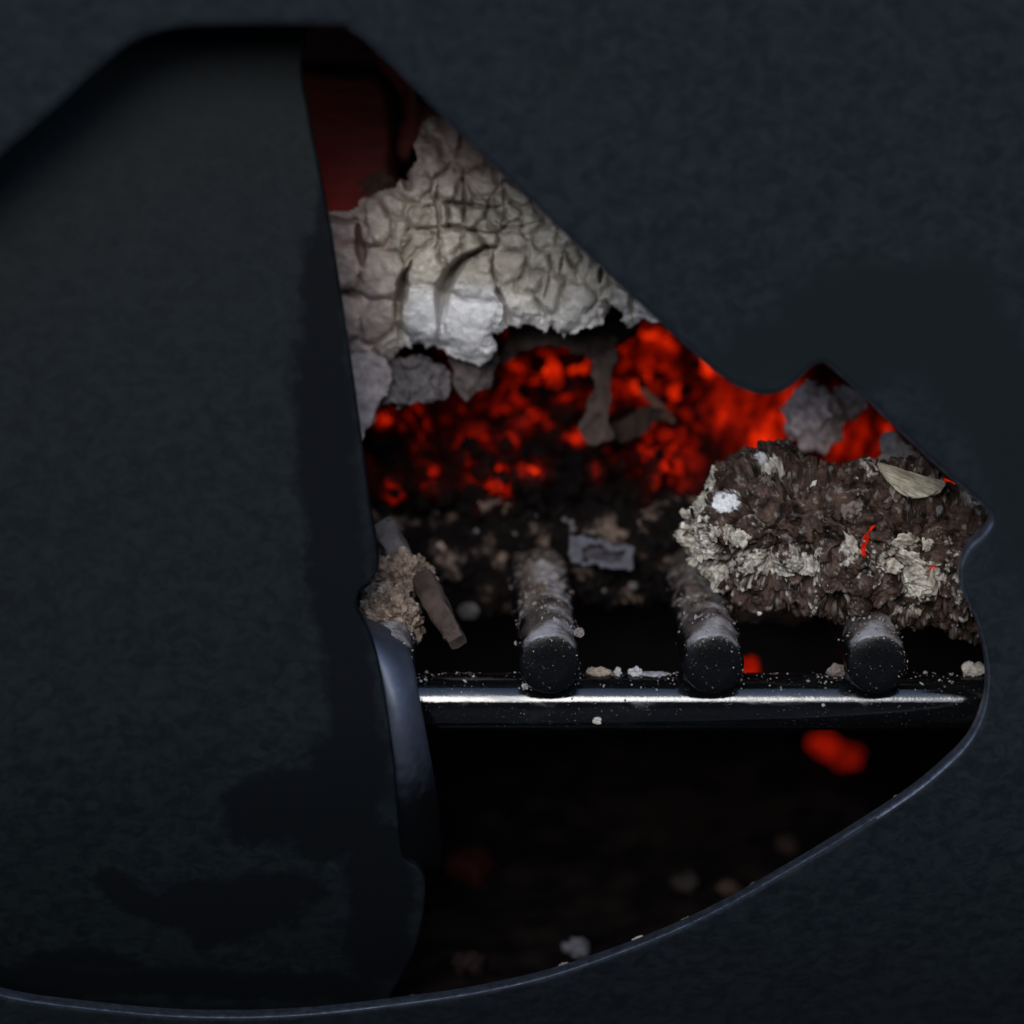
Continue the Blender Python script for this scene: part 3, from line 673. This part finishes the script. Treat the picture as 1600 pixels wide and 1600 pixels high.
fluff(px(1325, 628, 1.05), (0.0045, 0.0035, 0.0045), 24, (0.62, 0.53, 0.53), 'small grey ash tuft beside the fluffy ash puff', amp=0.5, crumbs=150)

# --- the crusty log lying on the grate at the right
def capsule(A0, A1, R, cap, na=300, nr=260):
    """a round billet with domed ends on an even grid: points, outward directions, triangles"""
    ax = A1-A0; L = np.linalg.norm(ax); ax = ax/L
    e1 = np.cross(ax, [0, 1.0, 0]); e1 /= np.linalg.norm(e1); e2 = np.cross(e1, ax)
    th = np.linspace(0.012, math.pi/2, 400); ex_, er_ = -cap*np.cos(th), R*np.sin(th)
    xs_ = np.concatenate([ex_, np.linspace(0, L, 300)[1:-1], L-ex_[::-1]]); rs_ = np.concatenate([er_, np.full(298, R), er_[::-1]])
    nx_ = np.concatenate([-np.cos(th)*R, np.zeros(298), np.cos(th[::-1])*R]); nr_ = np.concatenate([np.sin(th)*cap, np.ones(298), np.sin(th[::-1])*cap])
    ar = np.concatenate([[0], np.cumsum(np.hypot(np.diff(xs_), np.diff(rs_)))]); q = np.linspace(0, ar[-1], na)
    X, Rd, NX, NR = (np.interp(q, ar, k_) for k_ in (xs_, rs_, nx_, nr_)); nl = np.hypot(NX, NR); NX, NR = NX/nl, NR/nl
    a_ = np.linspace(0, 2*math.pi, nr, endpoint=False); cs = np.cos(a_)[None, :, None]*e2 + np.sin(a_)[None, :, None]*e1
    V = A0 + X[:, None, None]*ax + Rd[:, None, None]*cs; Nn = NX[:, None, None]*ax + NR[:, None, None]*cs
    id_ = np.arange(na*nr).reshape(na, nr); nb = np.roll(id_, -1, 1)
    F = np.concatenate([np.stack([id_[:-1], nb[:-1], nb[1:]], -1).reshape(-1, 3), np.stack([id_[:-1], nb[1:], id_[1:]], -1).reshape(-1, 3)])
    return V.reshape(-1, 3), Nn.reshape(-1, 3), F
A0, A1 = px(1240, 828, 1.006), px(1610, 868, 1.000); Rr = 0.0186; mid = (A0+A1)/2
V, Nn, F = capsule(A0, A1, Rr, 0.0285, 470, 480)
rc = np.random.default_rng(64); NC = 260; SD = V[rc.integers(0, len(V), NC)] + rc.normal(0, 0.0008, (NC, 3))
Wp = V + 0.0016*np.stack([fbm(V*230+k*9, 4, 300+k) for k in range(3)], -1)
c1 = np.full(len(V), 9.0); c2 = c1.copy(); ci = np.zeros(len(V), int)
for k in range(NC):                                            # crumbly cake: plates of crust parted by dark clefts
    dk = np.linalg.norm(Wp-SD[k], axis=1)*(0.8+0.5*((k*37) % 10)/10); nw = dk < c1
    c2 = np.where(nw, c1, np.minimum(c2, dk)); ci[nw] = k; c1 = np.minimum(c1, dk)
cleft = sstep(0.0011, 0.0, c2-c1); ch = rc.uniform(-1, 1, NC); ctype = rc.random(NC)
lump = 0.0068*fbm(V*52, 3, 81) + 0.0016*ch[ci]*(1-cleft) - 0.0026*cleft - 0.0050*sstep(0.24, 0.50, fbm(V*150, 3, 85)) + 0.0010*(ridge(V*330, 4, 82)-0.6) + 0.0008*fbm(V*900, 4, 83, 0.65)
V = V + Nn*lump[:, None]
def pix(P):
    d = (P-CAM)@FWD; return 800+((P-CAM)@RGT)/d/WIDTH*1600, 800-((P-CAM)@UPV)/d/WIDTH*1600
def crust_col(P, uu, vv_, ct):
    n1 = 0.45*fbm(P*120, 4, 91)+0.40*fbm(P*700, 4, 94); n2 = fbm(P*900+7, 4, 92); n3 = fbm(P*260+3, 4, 95)
    c = lerp(np.array([0.012, 0.008, 0.0065]), np.array([0.110, 0.071, 0.055]), np.clip(0.5+0.9*n3+0.4*n2, 0, 1))
    bias = 0.03 + 0.47*sstep(1165, 1085, uu) + 0.26*np.exp(-(((uu-1265)/150)**2+((vv_-872)/26)**2)) + 0.30*np.exp(-(((uu-1420)/95)**2+((vv_-905)/35)**2)) + 0.2*np.exp(-(((uu-1290)/30)**2+((vv_-770)/22)**2)) - 0.16*np.exp(-(((uu-1320)/150)**2+((vv_-790)/60)**2))
    cream = sstep(0.27, 0.40, n1 + bias + 0.55*(ct-0.5))
    c = lerp(c, lerp(np.array([0.24, 0.205, 0.165]), np.array([0.72, 0.67, 0.57]), np.clip(0.5+0.9*n2+0.4*n3, 0, 1)), cream)
    grey = sstep(0.30, 0.42, fbm(P*480+11, 4, 97)); c = lerp(c, np.array([0.30, 0.285, 0.27]), grey*0.5)
    return lerp(c, np.array(WHITE), sstep(0.42, 0.62, n1*0.7+1.0*np.exp(-(((uu-1132)/26)**2+((vv_-785)/20)**2))+0.55*np.exp(-(((uu-1190)/22)**2+((vv_-716)/14)**2))))
uu, vv2 = pix(V)
crusty = empty('crusty_log', (mid[0], mid[1], mid[2]-Rr), 'lumpy brown and cream ash-crusted log lying across the grate bars', 'log')
CC0 = crust_col(V, uu, vv2, ctype[ci])
mk('log_body', V, F, m_ash, crusty, cols=CC0)
r = np.random.default_rng(5); n = 1700; Nv = normals(V, F); pick = r.integers(0, len(V), n)
sz = np.clip(r.lognormal(-8.3, 0.7, n), 0.0001, 0.0016)
shade = r.uniform(0.4, 1.5, (n, 1)); cc = crust_col(V[pick], uu[pick], vv2[pick], ctype[ci[pick]])*shade
mw = r.random(n) < 0.05; cc[mw] = np.array([0.6, 0.58, 0.54])
CV, CF, CC = scatter(V[pick]+Nv[pick]*sz[:, None]*0.35, sz, 1, 0.6, 6, 0.6, np.clip(cc, 0.01, 0.85))
mk('crust_chips', CV, CF, m_ash, crusty, cols=CC, kind='stuff', smooth=False)
n = 220; pick = r.integers(0, len(V), n)                       # thin upstanding flakes give it a frayed outline
sz = r.uniform(0.0004, 0.0013, n)
CV, CF, CC = scatter(V[pick]+Nv[pick]*sz[:, None]*0.55, sz, 2, 0.8, 8, 0.28, np.clip(crust_col(V[pick], uu[pick], vv2[pick], ctype[ci[pick]])*r.uniform(0.7, 1.5, (n, 1)), 0.01, 0.85))
mk('crust_flakes', CV, CF, m_ash, crusty, cols=CC, kind='stuff', smooth=False)
# broken slabs of pale crust sitting proud of the char
rs2 = np.random.default_rng(19)
for k in range(34):
    if k < 14: tu, tv = rs2.uniform(1070, 1160), rs2.uniform(745, 905)
    elif k < 26: tu, tv = rs2.uniform(1180, 1480), 875+rs2.normal(0, 16)
    else: tu, tv = rs2.uniform(1170, 1420), rs2.uniform(720, 800)
    d2 = (uu-tu)**2+(vv2-tv)**2 + 1e6*((Nv@FWD) > 0.0); kk = int(np.argmin(d2)); sc = rs2.uniform(0.0011, 0.0030)
    B, BF = ico(4); nz_ = Nv[kk]; tx = np.cross(nz_, [0.3, 0.2, 1.0]); tx /= np.linalg.norm(tx); ty = np.cross(nz_, tx)
    q_ = B*np.array([rs2.uniform(0.7, 1.5), rs2.uniform(0.6, 1.1), rs2.uniform(0.25, 0.5)])*sc*(1+0.7*fbm(B*1.6+k*7, 4, k)[:, None])
    W_ = V[kk] + q_[:, :1]*tx + q_[:, 1:2]*ty + q_[:, 2:]*nz_ + 0.00035*np.stack([fbm(q_*1500+k+m*5, 4, 400+m) for m in range(3)], -1)
    dk_ = np.array([0.62, 0.56, 0.46]) if k < 26 else np.array([0.24, 0.19, 0.165])
    mk('crust_slab', W_, BF, m_ash, crusty, cols=lerp(dk_*0.35, dk_*1.1, np.clip(0.55+0.9*fbm(W_*700, 4, 410), 0, 1)))
# live red cracks in the crust
def on_log(u, v):
    d2 = (uu-u)**2+(vv2-v)**2 + 1e6*((Nv@FWD) > 0.1); k = np.argmin(d2); return V[k], Nv[k]
for path, wd in (([(1366, 822), (1356, 836), (1349, 854), (1352, 870)], 8), ([(1446, 898), (1456, 887), (1464, 881)], 6), ([(1455, 742), (1492, 757)], 5)):
    cp = catmull(path, 6, False); an_ = [on_log(*p)[0] for p in path]; pts = [(p, None) for p in catmull(an_, 6, False)]; PV = []
    for i, (p, nn) in enumerate(pts):
        w_ = wd*1.35*MM*(0.85+0.3*math.sin(i*0.7+wd))*(0.25+0.75*math.sin(math.pi*(i+0.5)/len(pts)))
        sd_ = RGT*0.9 + UPV*0.15 if abs(path[-1][1]-path[0][1]) > abs(path[-1][0]-path[0][0]) else UPV*0.8 + RGT*0.2
        base_ = p - FWD*0.0004
        PV += [base_-sd_*w_/2, base_+sd_*w_/2, base_+sd_*w_/2+FWD*0.004, base_-sd_*w_/2+FWD*0.004]
    PF = []
    for i in range(len(pts)-1):
        a = 4*i
        for k in range(4): PF.append((a+k, a+(k+1) % 4, a+4+(k+1) % 4, a+4+k))
    PF += [(0, 3, 2, 1), tuple(4*(len(pts)-1)+k for k in range(4))]
    mk('glowing_crack', np.array(PV), PF, m_ember, crusty, glow=np.full(len(PV), 1.15))

# pale underside lump and brown plank under it
fluff(px(1405, 945, 1.012), (0.016, 0.008, 0.0052), 31, (0.24, 0.20, 0.15), 'pale lumpy ash cake squeezed between crusty log and right grate bar', amp=0.5, crumbs=500, csize=(0.0003, 0.0012), col2=(0.09, 0.07, 0.06))
V_, F_ = blob(px(1190, 940, 1.035), (0.018, 0.010, 0.0048), 5, 0.002, 120, 33); 
mk('wood_chunk', V_, F_, m_ash, label='shadowed brown wood chunk lying behind the middle grate bar', cat='wood chunk', cols=lerp(np.array([0.06, 0.04, 0.035]), np.array([0.14, 0.095, 0.08]), np.clip(0.5+fbm(V_*200, 4, 4), 0, 1)))

# bark chip on the crusty log
chip = empty('bark_chip', px(1425, 780, 0.990), 'cream layered bark chip resting on the crusty log', 'bark chip')
for k, (pts, dd, cl) in enumerate([([(1370, 722), (1392, 728), (1440, 742), (1478, 754), (1462, 772), (1430, 780), (1402, 768), (1382, 746)], 0.9865, (0.46, 0.41, 0.31)),
                                   ([(1378, 734), (1420, 748), (1470, 760), (1464, 772), (1428, 778), (1400, 766)], 0.9850, (0.54, 0.49, 0.37)), ([(1402, 752), (1440, 762), (1466, 766), (1440, 778), (1414, 770)], 0.9836, (0.60, 0.55, 0.42))]):
    dep = lambda u, v, k=k, dd=dd: dd + 0.0006*fbm(np.stack([(u*0.92+v*0.38)/40, (v*0.92-u*0.38)/5, 0*u+k], -1), 4, 60+k) + 0.0022*((v-750)/30)**2*0.3
    V_, F_, u_, v_ = sheet(catmull(pts, 4), 1.6, dep, 0.005, 2.5, 70+k)
    t = np.clip(0.5+0.9*fbm(np.stack([(u_*0.92+v_*0.38)/40, (v_*0.92-u_*0.38)/4, 0*u_+k], -1), 4, 66+k), 0, 1)
    mk('bark_layer', V_, F_, m_ash, chip, cols=lerp(np.array(cl)*0.45, np.array(cl)*1.1, t))

# --- left heap with two splinters, sitting on the hidden grate bar
lh = empty('ash_heap', px(620, 1015, 1.0), 'tan crumbly ash heap wedged behind the steel panel notch', 'ash heap')
for k, (u, v, d, rr, am) in enumerate([(632, 900, 1.006, (0.0062, 0.006, 0.0050), 0.4), (605, 955, 0.996, (0.0062, 0.006, 0.0062), 0.4), (632, 985, 1.000, (0.0035, 0.005, 0.0052), 0.45)]):
    V_, F_ = blob(px(u, v, d), rr, 6, 0.0030, 300, 40+k, None, 5, 2.0, 0.6)
    C = lerp(np.array([0.13, 0.085, 0.06]), np.array([0.44, 0.34, 0.26]), np.clip(0.5+0.9*fbm(V_*420, 4, 41+k), 0, 1))
    mk('heap_lump', V_, F_, m_ash, lh, cols=C)
    r = np.random.default_rng(50+k); n = 420; pick = r.integers(0, len(V_), n); sz = np.clip(r.lognormal(-8.0, 0.5, n), 0.0002, 0.0010); Nq = normals(V_, F_)
    CV, CF, CC = scatter(V_[pick]+Nq[pick]*sz[:, None]*0.4, sz, 2, 0.9, 51+k, 0.7, np.clip(C[pick]*r.uniform(0.7, 1.5, (n, 1)), 0.01, 0.8))
    mk('heap_crumbs', CV, CF, m_ash, lh, cols=CC, kind='stuff', smooth=False)
def splinter(name, p0, p1, d0, d1, wd, th, col, label, seed):
    a, b = px(*p0, d0), px(*p1, d1); t = b-a; L = np.linalg.norm(t); t /= L; sd_ = np.cross(t, FWD); sd_ /= np.linalg.norm(sd_); n_ = np.cross(sd_, t)
    ns, nr = 40, 14; V_ = []; 
    for i in range(ns):
        f = i/(ns-1); sc = 1.0 if 0.06 < f < 0.94 else 0.8
        for k in range(nr):
            q = 2*math.pi*k/nr; cxx = math.copysign(abs(math.cos(q))**0.45, math.cos(q)); cyy = math.copysign(abs(math.sin(q))**0.45, math.sin(q))
            V_.append(a+t*L*f+(sd_*cxx*wd*0.5+n_*cyy*th*0.5)*sc)
    V_ = np.array(V_); loc = np.stack([(V_-a)@sd_*900, (V_-a)@n_*900, (V_-a)@t*90], -1)
    dv = fbm(loc+seed, 4, seed); V_ = V_ + (sd_*1.0+n_*0.6)*(dv*wd*0.22)[:, None]
    F_ = [(i*nr+k, i*nr+(k+1) % nr, (i+1)*nr+(k+1) % nr, (i+1)*nr+k) for i in range(ns-1) for k in range(nr)] + [tuple(range(nr))[::-1], tuple((ns-1)*nr+k for k in range(nr))]
    C = lerp(np.array(col)*0.6, np.array(col)*1.25, np.clip(0.5+dv, 0, 1))
    return mk(name, V_, F_, m_ash, label=label, cat='splinter', cols=C, sharp=50)
splinter('wood_splinter', (597, 818), (650, 905), 1.012, 1.004, 0.0062, 0.004, (0.13, 0.112, 0.11), 'grey-brown split stick standing up out of the tan ash heap', 61)
splinter('wood_splinter', (655, 895), (715, 1004), 1.004, 0.990, 0.0052, 0.0050, (0.085, 0.062, 0.053), 'blunt brown stick hanging from the tan ash heap over the gap', 62)

# --- dark half-burnt log across the back of the grate
c0 = px(830, 850, 1.066); V, Nn, F = capsule(px(610, 872, 1.068), px(1110, 856, 1.064), 0.0120, 0.012, 300, 220)
V = V + Nn*(0.0062*fbm(V*60, 4, 101)+0.0032*(ridge(V*150, 4, 102)-0.6)+0.0012*fbm(V*500, 3, 106))[:, None]
bl = empty('half_burnt_log', (c0[0], c0[1], c0[2]-0.018), 'dark half-burnt log in shadow below the glowing embers', 'log')
C = lerp(np.array([0.008, 0.006, 0.006]), np.array([0.20, 0.145, 0.115]), sstep(0.10, 0.55, fbm(V*110, 5, 103)))
uu3, vv3 = pix(V)
gl = sstep(0.15, 0.4, fbm(V*150, 4, 104))*sstep(870, 780, vv3)*sstep(0, 0.3, Nn@(-FWD)+0.2)
mk('log_body', V, F, m_char, bl, cols=C)
r = np.random.default_rng(15); n = 1500; pick = r.integers(0, len(V), n); Nv3 = normals(V, F); sz = np.clip(r.lognormal(-7.3, 0.6, n), 0.0003, 0.0024)
cc = np.clip(C[pick]*r.uniform(0.5, 2.2, (n, 1)), 0.008, 0.4); mw = r.random(n) < 0.05; cc[mw] = (0.16, 0.15, 0.155)
CV, CF, CC = scatter(V[pick]+Nv3[pick]*sz[:, None]*0.4, sz, 1, 0.5, 16, 0.7, cc); mk('crust_chips', CV, CF, m_char, bl, cols=CC, kind='stuff', smooth=False)

# --- embers
HOT = [(1040, 530, 34, 24, 1.4), (1000, 590, 55, 40, 1.25), (1060, 620, 40, 25, 1.3), (1150, 640, 70, 60, 1.0), (1195, 690, 28, 70, 1.35), (1230, 640, 30, 40, 1.2), (1120, 560, 40, 40, 1.1), (1050, 730, 30, 70, 0.95), (1010, 680, 30, 40, 0.9),
       (845, 578, 40, 22, 1.3), (900, 570, 35, 25, 1.15), (803, 525, 12, 16, 1.5), (880, 620, 40, 18, 0.7), (800, 620, 40, 40, 0.65), (760, 745, 22, 34, 1.4), (785, 765, 10, 18, 1.1), (830, 735, 16, 14, 1.1), (663, 745, 22, 20, 1.05), (600, 648, 16, 18, 1.1),
       (648, 660, 16, 34, 1.0), (708, 645, 14, 18, 1.1), (610, 765, 12, 14, 0.9), (820, 660, 26, 12, 1.2), (795, 690, 16, 16, 1.1), (932, 735, 7, 14, 1.1), (951, 712, 6, 12, 1.1), (900, 685, 18, 10, 0.85), (740, 680, 30, 30, 0.6), (1080, 690, 20, 60, 0.9),
       (1060, 800, 22, 26, 0.8), (1010, 820, 20, 12, 0.7), (1330, 690, 50, 40, 0.8), (1385, 665, 16, 16, 1.3), (1390, 718, 8, 8, 1.2), (1450, 745, 30, 10, 1.3), (1480, 752, 10, 8, 1.3), (1170, 730, 40, 30, 0.9), (960, 545, 30, 30, 0.8), (700, 600, 60, 20, 0.45)]
def heat(u, v):
    g = np.zeros(np.shape(u))
    for a, b, ra, rb, k in HOT: g = np.maximum(g, k*np.exp(-0.75*(((u-a)/ra)**2+((v-b)/rb)**2)))
    return g
# glowing bed at the back
EP = [(540, 450), (800, 450), (1000, 440), (1250, 500), (1560, 620), (1560, 860), (1000, 900), (540, 900)]
st = 3.5
def bed_depth(u, v):
    q = np.stack([u/55, v/55, 0*u], -1)
    return 1.112 - 0.045*sstep(560, 860, v) + 0.012*fbm(q, 4, 200) - 0.006*ridge(q*1.6, 3, 201)
V, F, u, v = sheet(EP, st, bed_depth, 0.02, 4, 90, 1)
wq = np.stack([u/24, v/24, 0*u], -1)
du, dv = 16*fbm(wq, 4, 210), 16*fbm(wq+9, 4, 211)
es = np.random.default_rng(91); ES = np.stack([es.uniform(540, 1240, 620), es.uniform(480, 900, 620)], -1); ek = es.random(620)
wu2, wv2 = u+1.5*du, v+1.5*dv; b1 = np.full(len(u), 1e9); b2 = b1.copy(); bi = np.zeros(len(u), int)
for k in range(620):
    dk = np.hypot(wu2-ES[k, 0], (wv2-ES[k, 1])*0.9); nw = dk < b1; b2 = np.where(nw, b1, np.minimum(b2, dk)); bi[nw] = k; b1 = np.minimum(b1, dk)
chunk = (0.06+1.45*ek[bi]**1.8)*(0.45+0.75*sstep(0, 7, b2-b1))
smoothz = sstep(1085, 1150, u+dv)                                # to the right one big glowing billet, streaked
streak = 0.48+0.62*sstep(-0.3, 0.35, fbm(np.stack([(u+0.35*v)/26, v/120, 0*u], -1), 4, 218))
g = heat(u+du*0.8, v+dv*0.8)*(chunk*(1-smoothz)+streak*smoothz) + 0.22*sstep(0.0, 0.5, fbm(np.stack([u/40, v/40, 0*u+4], -1), 4, 213))*sstep(800, 640, v)
mk('ember_bed', V, F, m_ember, label='bed of red glowing embers filling the back of the fire', cat='embers', kind='stuff', glow=np.clip(g, 0, 1.6))
# separate coals in front of the bed
re_ = np.random.default_rng(33); made = 0; CP = [(575, 655), (610, 640), (700, 630), (790, 570), (960, 540), (1020, 510), (1120, 590), (1220, 640), (1225, 700), (1090, 760), (1055, 820), (900, 790), (760, 820), (640, 800), (575, 760)]
tmpl = []
while made < 150:
    u0 = re_.uniform(570, 1240); v0 = re_.uniform(505, 830)
    if not inside(CP, np.array([u0]), np.array([v0]))[0]: continue
    if u0 > 1085 - (v0-600)*0.2 and re_.random() < 0.93: continue
    rr = re_.uniform(6, 18)*MM*1.08; B, F = ico(3)
    V_ = B*re_.uniform(0.65, 1.2, 3); V_ = V_*(1+0.75*fbm(B*1.9+made*3.3, 3, made)[:, None]); V_ = V_@randrot(re_)*rr
    d = float(bed_depth(np.array([u0]), np.array([v0]))[0]) - re_.uniform(0.002, 0.020)
    Pc = px(u0, v0, d); V_ = V_+Pc
    uq, vq = pix(V_); ht = heat(uq+10*fbm(np.stack([uq/20, vq/20, 0*uq], -1), 2, 8), vq)
    gl_ = ht*re_.choice([0.05, 0.1, 0.5, 0.9, 1.15]) 
    hot = float(np.mean(heat(np.array([u0]), np.array([v0])))) > 0.45 and gl_.max() > 0.3
    o_ = mk('ember' if hot else 'charcoal', V_, F, m_ember, label='lump of red glowing ember heaped on the ember bed' if hot else 'black charcoal lump lying among the glowing embers',
            cat='ember' if hot else 'charcoal', group='glowing embers heaped behind the grate' if hot else 'dark charcoal lumps among the embers', glow=np.clip(gl_, 0, 1.5))
    made += 1

# unseen embers added behind the white log's left end to redden the block
for k in range(26):
    u0, v0 = re_.uniform(470, 640), re_.uniform(372, 430); B, F = ico(3); rr = re_.uniform(0.003, 0.0055)
    V_ = (B*re_.uniform(0.7, 1.2, 3)*(1+0.4*fbm(B*1.7+k*3.3+50, 3, k)[:, None]))@randrot(re_)*rr + px(u0, v0, 1.048+re_.uniform(0, 0.012))
    mk('ember', V_, F, m_ember, label='unseen glowing ember added behind the white ash log to light the block', cat='ember', group='added embers behind the white ash log', glow=np.full(len(V_), 1.6))

# --- below the grate: ash on the floor and fallen embers
U, Vg = np.meshgrid(np.linspace(-0.2, 0.2, 140), np.linspace(0.014, 0.215, 90))
P = np.stack([U, Vg, -0.134+0.0*U], -1); P[..., 2] = -0.131 + 0.006*fbm(np.stack([U*35, Vg*35, 0*U], -1), 5, 300) + 0.10*np.clip(Vg-0.13, 0, 1)
idx = np.arange(U.size).reshape(U.shape); q = np.stack([idx[:-1, :-1], idx[:-1, 1:], idx[1:, 1:], idx[1:, :-1]], -1).reshape(-1, 4)
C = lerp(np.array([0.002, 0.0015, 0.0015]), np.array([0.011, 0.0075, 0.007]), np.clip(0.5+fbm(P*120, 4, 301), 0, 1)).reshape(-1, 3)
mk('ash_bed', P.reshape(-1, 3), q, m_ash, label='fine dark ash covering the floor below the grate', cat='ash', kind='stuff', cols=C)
def floor_hit(u, v, z=-0.126):
    D = FWD+((u-800)/1600*WIDTH)*RGT+((800-v)/1600*WIDTH)*UPV; return CAM + D*((z-CAM[2])/D[2])
for (u, v, rr, c, lb) in ((900, 1482, 0.0032, (0.10, 0.10, 0.11), 'whitish ash nugget on the floor just above the plate rim'), (1070, 1380, 0.0034, (0.024, 0.02, 0.018), 'dull grey ash nugget on the floor under the cross bar'), (1140, 1388, 0.003, (0.04, 0.028, 0.023), 'tan ash nugget beside the plate rim under the grate'), (1230, 1320, 0.003, (0.028, 0.019, 0.016), 'brown ash nugget on the floor farther along the rim'), (730, 1505, 0.004, (0.022, 0.013, 0.012), 'reddish brown ash nugget by the lower panel corner')):
    p = floor_hit(u, v); V_, F_ = blob(p, (rr, rr*0.9, rr*0.7), 4, rr*0.5, 1.2/rr, int(u)); mk('ash_nugget', V_, F_, m_ash, label=lb, cat='ash nugget', cols=np.broadcast_to(np.array(c), V_.shape))
for (u, v, rr, gk, lb, z) in ((1290, 1166, 0.0044, 0.72, 'bright fallen ember glowing on the ash under the cross bar', -0.121), (1322, 1183, 0.0044, 0.5, 'duller fallen ember touching the bright one under the cross bar', -0.121), (735, 1352, 0.006, 0.05, 'faintly glowing fallen ember near the steel panel', -0.125), (1190, 1040, 0.0045, 0.75, 'glowing ember showing between middle and right grate bars', -0.088)):
    p = floor_hit(u, v, z) if z > -0.13 else floor_hit(u, v)
    if u == 1190: p = px(1158, 1046, 1.09)
    V_, F_ = blob(p, (rr, rr, rr*0.7), 4, rr*0.65, 1.1/rr, int(u)); mk('fallen_ember', V_, F_, m_ember, label=lb, cat='ember', glow=np.full(len(V_), gk))

# --- crumbs lying on the cross bar and the plate rim
r = np.random.default_rng(77)
n = 900; xs = r.uniform(-0.03, 0.112, n); ang = np.abs(r.normal(0, 0.38, n))*np.where(r.random(n) < 0.35, -1, 1)
dens = sstep(-0.1, 0.25, fbm(np.stack([xs*120, 0*xs, 0*xs], -1), 3, 5)); keepm = r.random(n) < 0.12+0.88*dens
xs, ang = xs[keepm], ang[keepm]; sz = np.clip(r.lognormal(-8.5, 0.55, len(xs)), 0.00008, 0.0006)
pts = np.stack([xs, YB-np.sin(-ang+0.25)*RB_*0.99, ZB+np.cos(-ang+0.25)*RB_*0.99], -1)
cc = lerp(np.array([0.16, 0.12, 0.10]), np.array([0.5, 0.48, 0.46]), r.random(len(xs)))
CV, CF, CC = scatter(pts, sz, 1, 0.5, 78, 0.6, cc); mk('ash_dust', CV, CF, m_ash, label='specks of ash dust along the top of the cross bar', cat='ash dust', kind='stuff', cols=CC, smooth=False)
def on_bar(u, ang=0.0): return np.array([(u-800)/1600*WIDTH, YB-math.sin(ang)*RB_, ZB+math.cos(ang)*RB_])
bits = [(1520, 0.0, (0.0030, 0.002, 0.0017), (0.55, 0.50, 0.42), 'pale tan ash pebble on the cross bar against the plate'), (932, 1.95, (0.0010, 0.0008, 0.0008), (0.62, 0.58, 0.5), 'tiny cream crumb stuck under the cross bar'),
        (992, 0.1, (0.0017, 0.001, 0.0013), (0.55, 0.54, 0.54), 'white ash flake on the cross bar between left and middle bars'), (965, 0.1, (0.0010, 0.001, 0.0010), (0.50, 0.48, 0.47), 'small white crumb next to the tan ash patch on the cross bar'),
        (936, 0.05, (0.0034, 0.0014, 0.0010), (0.42, 0.34, 0.27), 'tan ash patch on the cross bar right of the left bar'), (1305, 0.1, (0.0022, 0.0012, 0.0018), (0.26, 0.21, 0.18), 'grey-brown crumb pile against the right bar'), (1020, 0.15, (0.004, 0.0012, 0.0006), (0.36, 0.34, 0.36), 'flat grey ash smear on the cross bar beside the middle bar'),
        (905, -0.1, (0.0012, 0.001, 0.0012), (0.22, 0.19, 0.17), 'grey crumb clinging to the right flank of the left bar'), (820, 0.75, (0.0008, 0.0006, 0.0007), (0.55, 0.54, 0.52), 'small pale grain on the cross bar below the left bar')]
for k, (u, an, rr, c, lb) in enumerate(bits):
    p = on_bar(u, an)+np.array([0, -math.sin(an), math.cos(an)])*rr[2]*0.55
    if u == 905: p = px(905, 988, 0.985)
    V_, F_ = blob(p, rr, 4, min(rr)*0.7, 0.9/min(rr), 200+k, None, 4); C = lerp(np.array(c)*0.6, np.array(c)*1.15, np.clip(0.5+fbm(V_*1500, 3, k), 0, 1))
    mk('ash_crumb', V_, F_, m_ash, label=lb, cat='ash crumb', cols=C)
rim = [(880, 1507, (0.2, 0.17, 0.14)), (996, 1466, (0.42, 0.37, 0.30)), (1072, 1436, (0.2, 0.16, 0.13)), (1404, 1244, (0.2, 0.19, 0.17)), (640, 1558, (0.1, 0.085, 0.075)), (1180, 1380, (0.1, 0.085, 0.075))]
for k, (u, v, c) in enumerate(rim):
    p = on_surface(np.array([u]), np.array([v]), 0.0065)[0]; V_, F_ = blob(p, (0.0014, 0.0007, 0.0004), 3, 0.0003, 1500, 230+k, rotmat(0, -0.35, 0)); mk('rim_crumb', V_, F_, m_ash, label='tiny ash crumb lying on the lower rim of the plate opening', cat='ash crumb', group='crumbs on the plate rim', cols=np.broadcast_to(np.array(c), V_.shape))
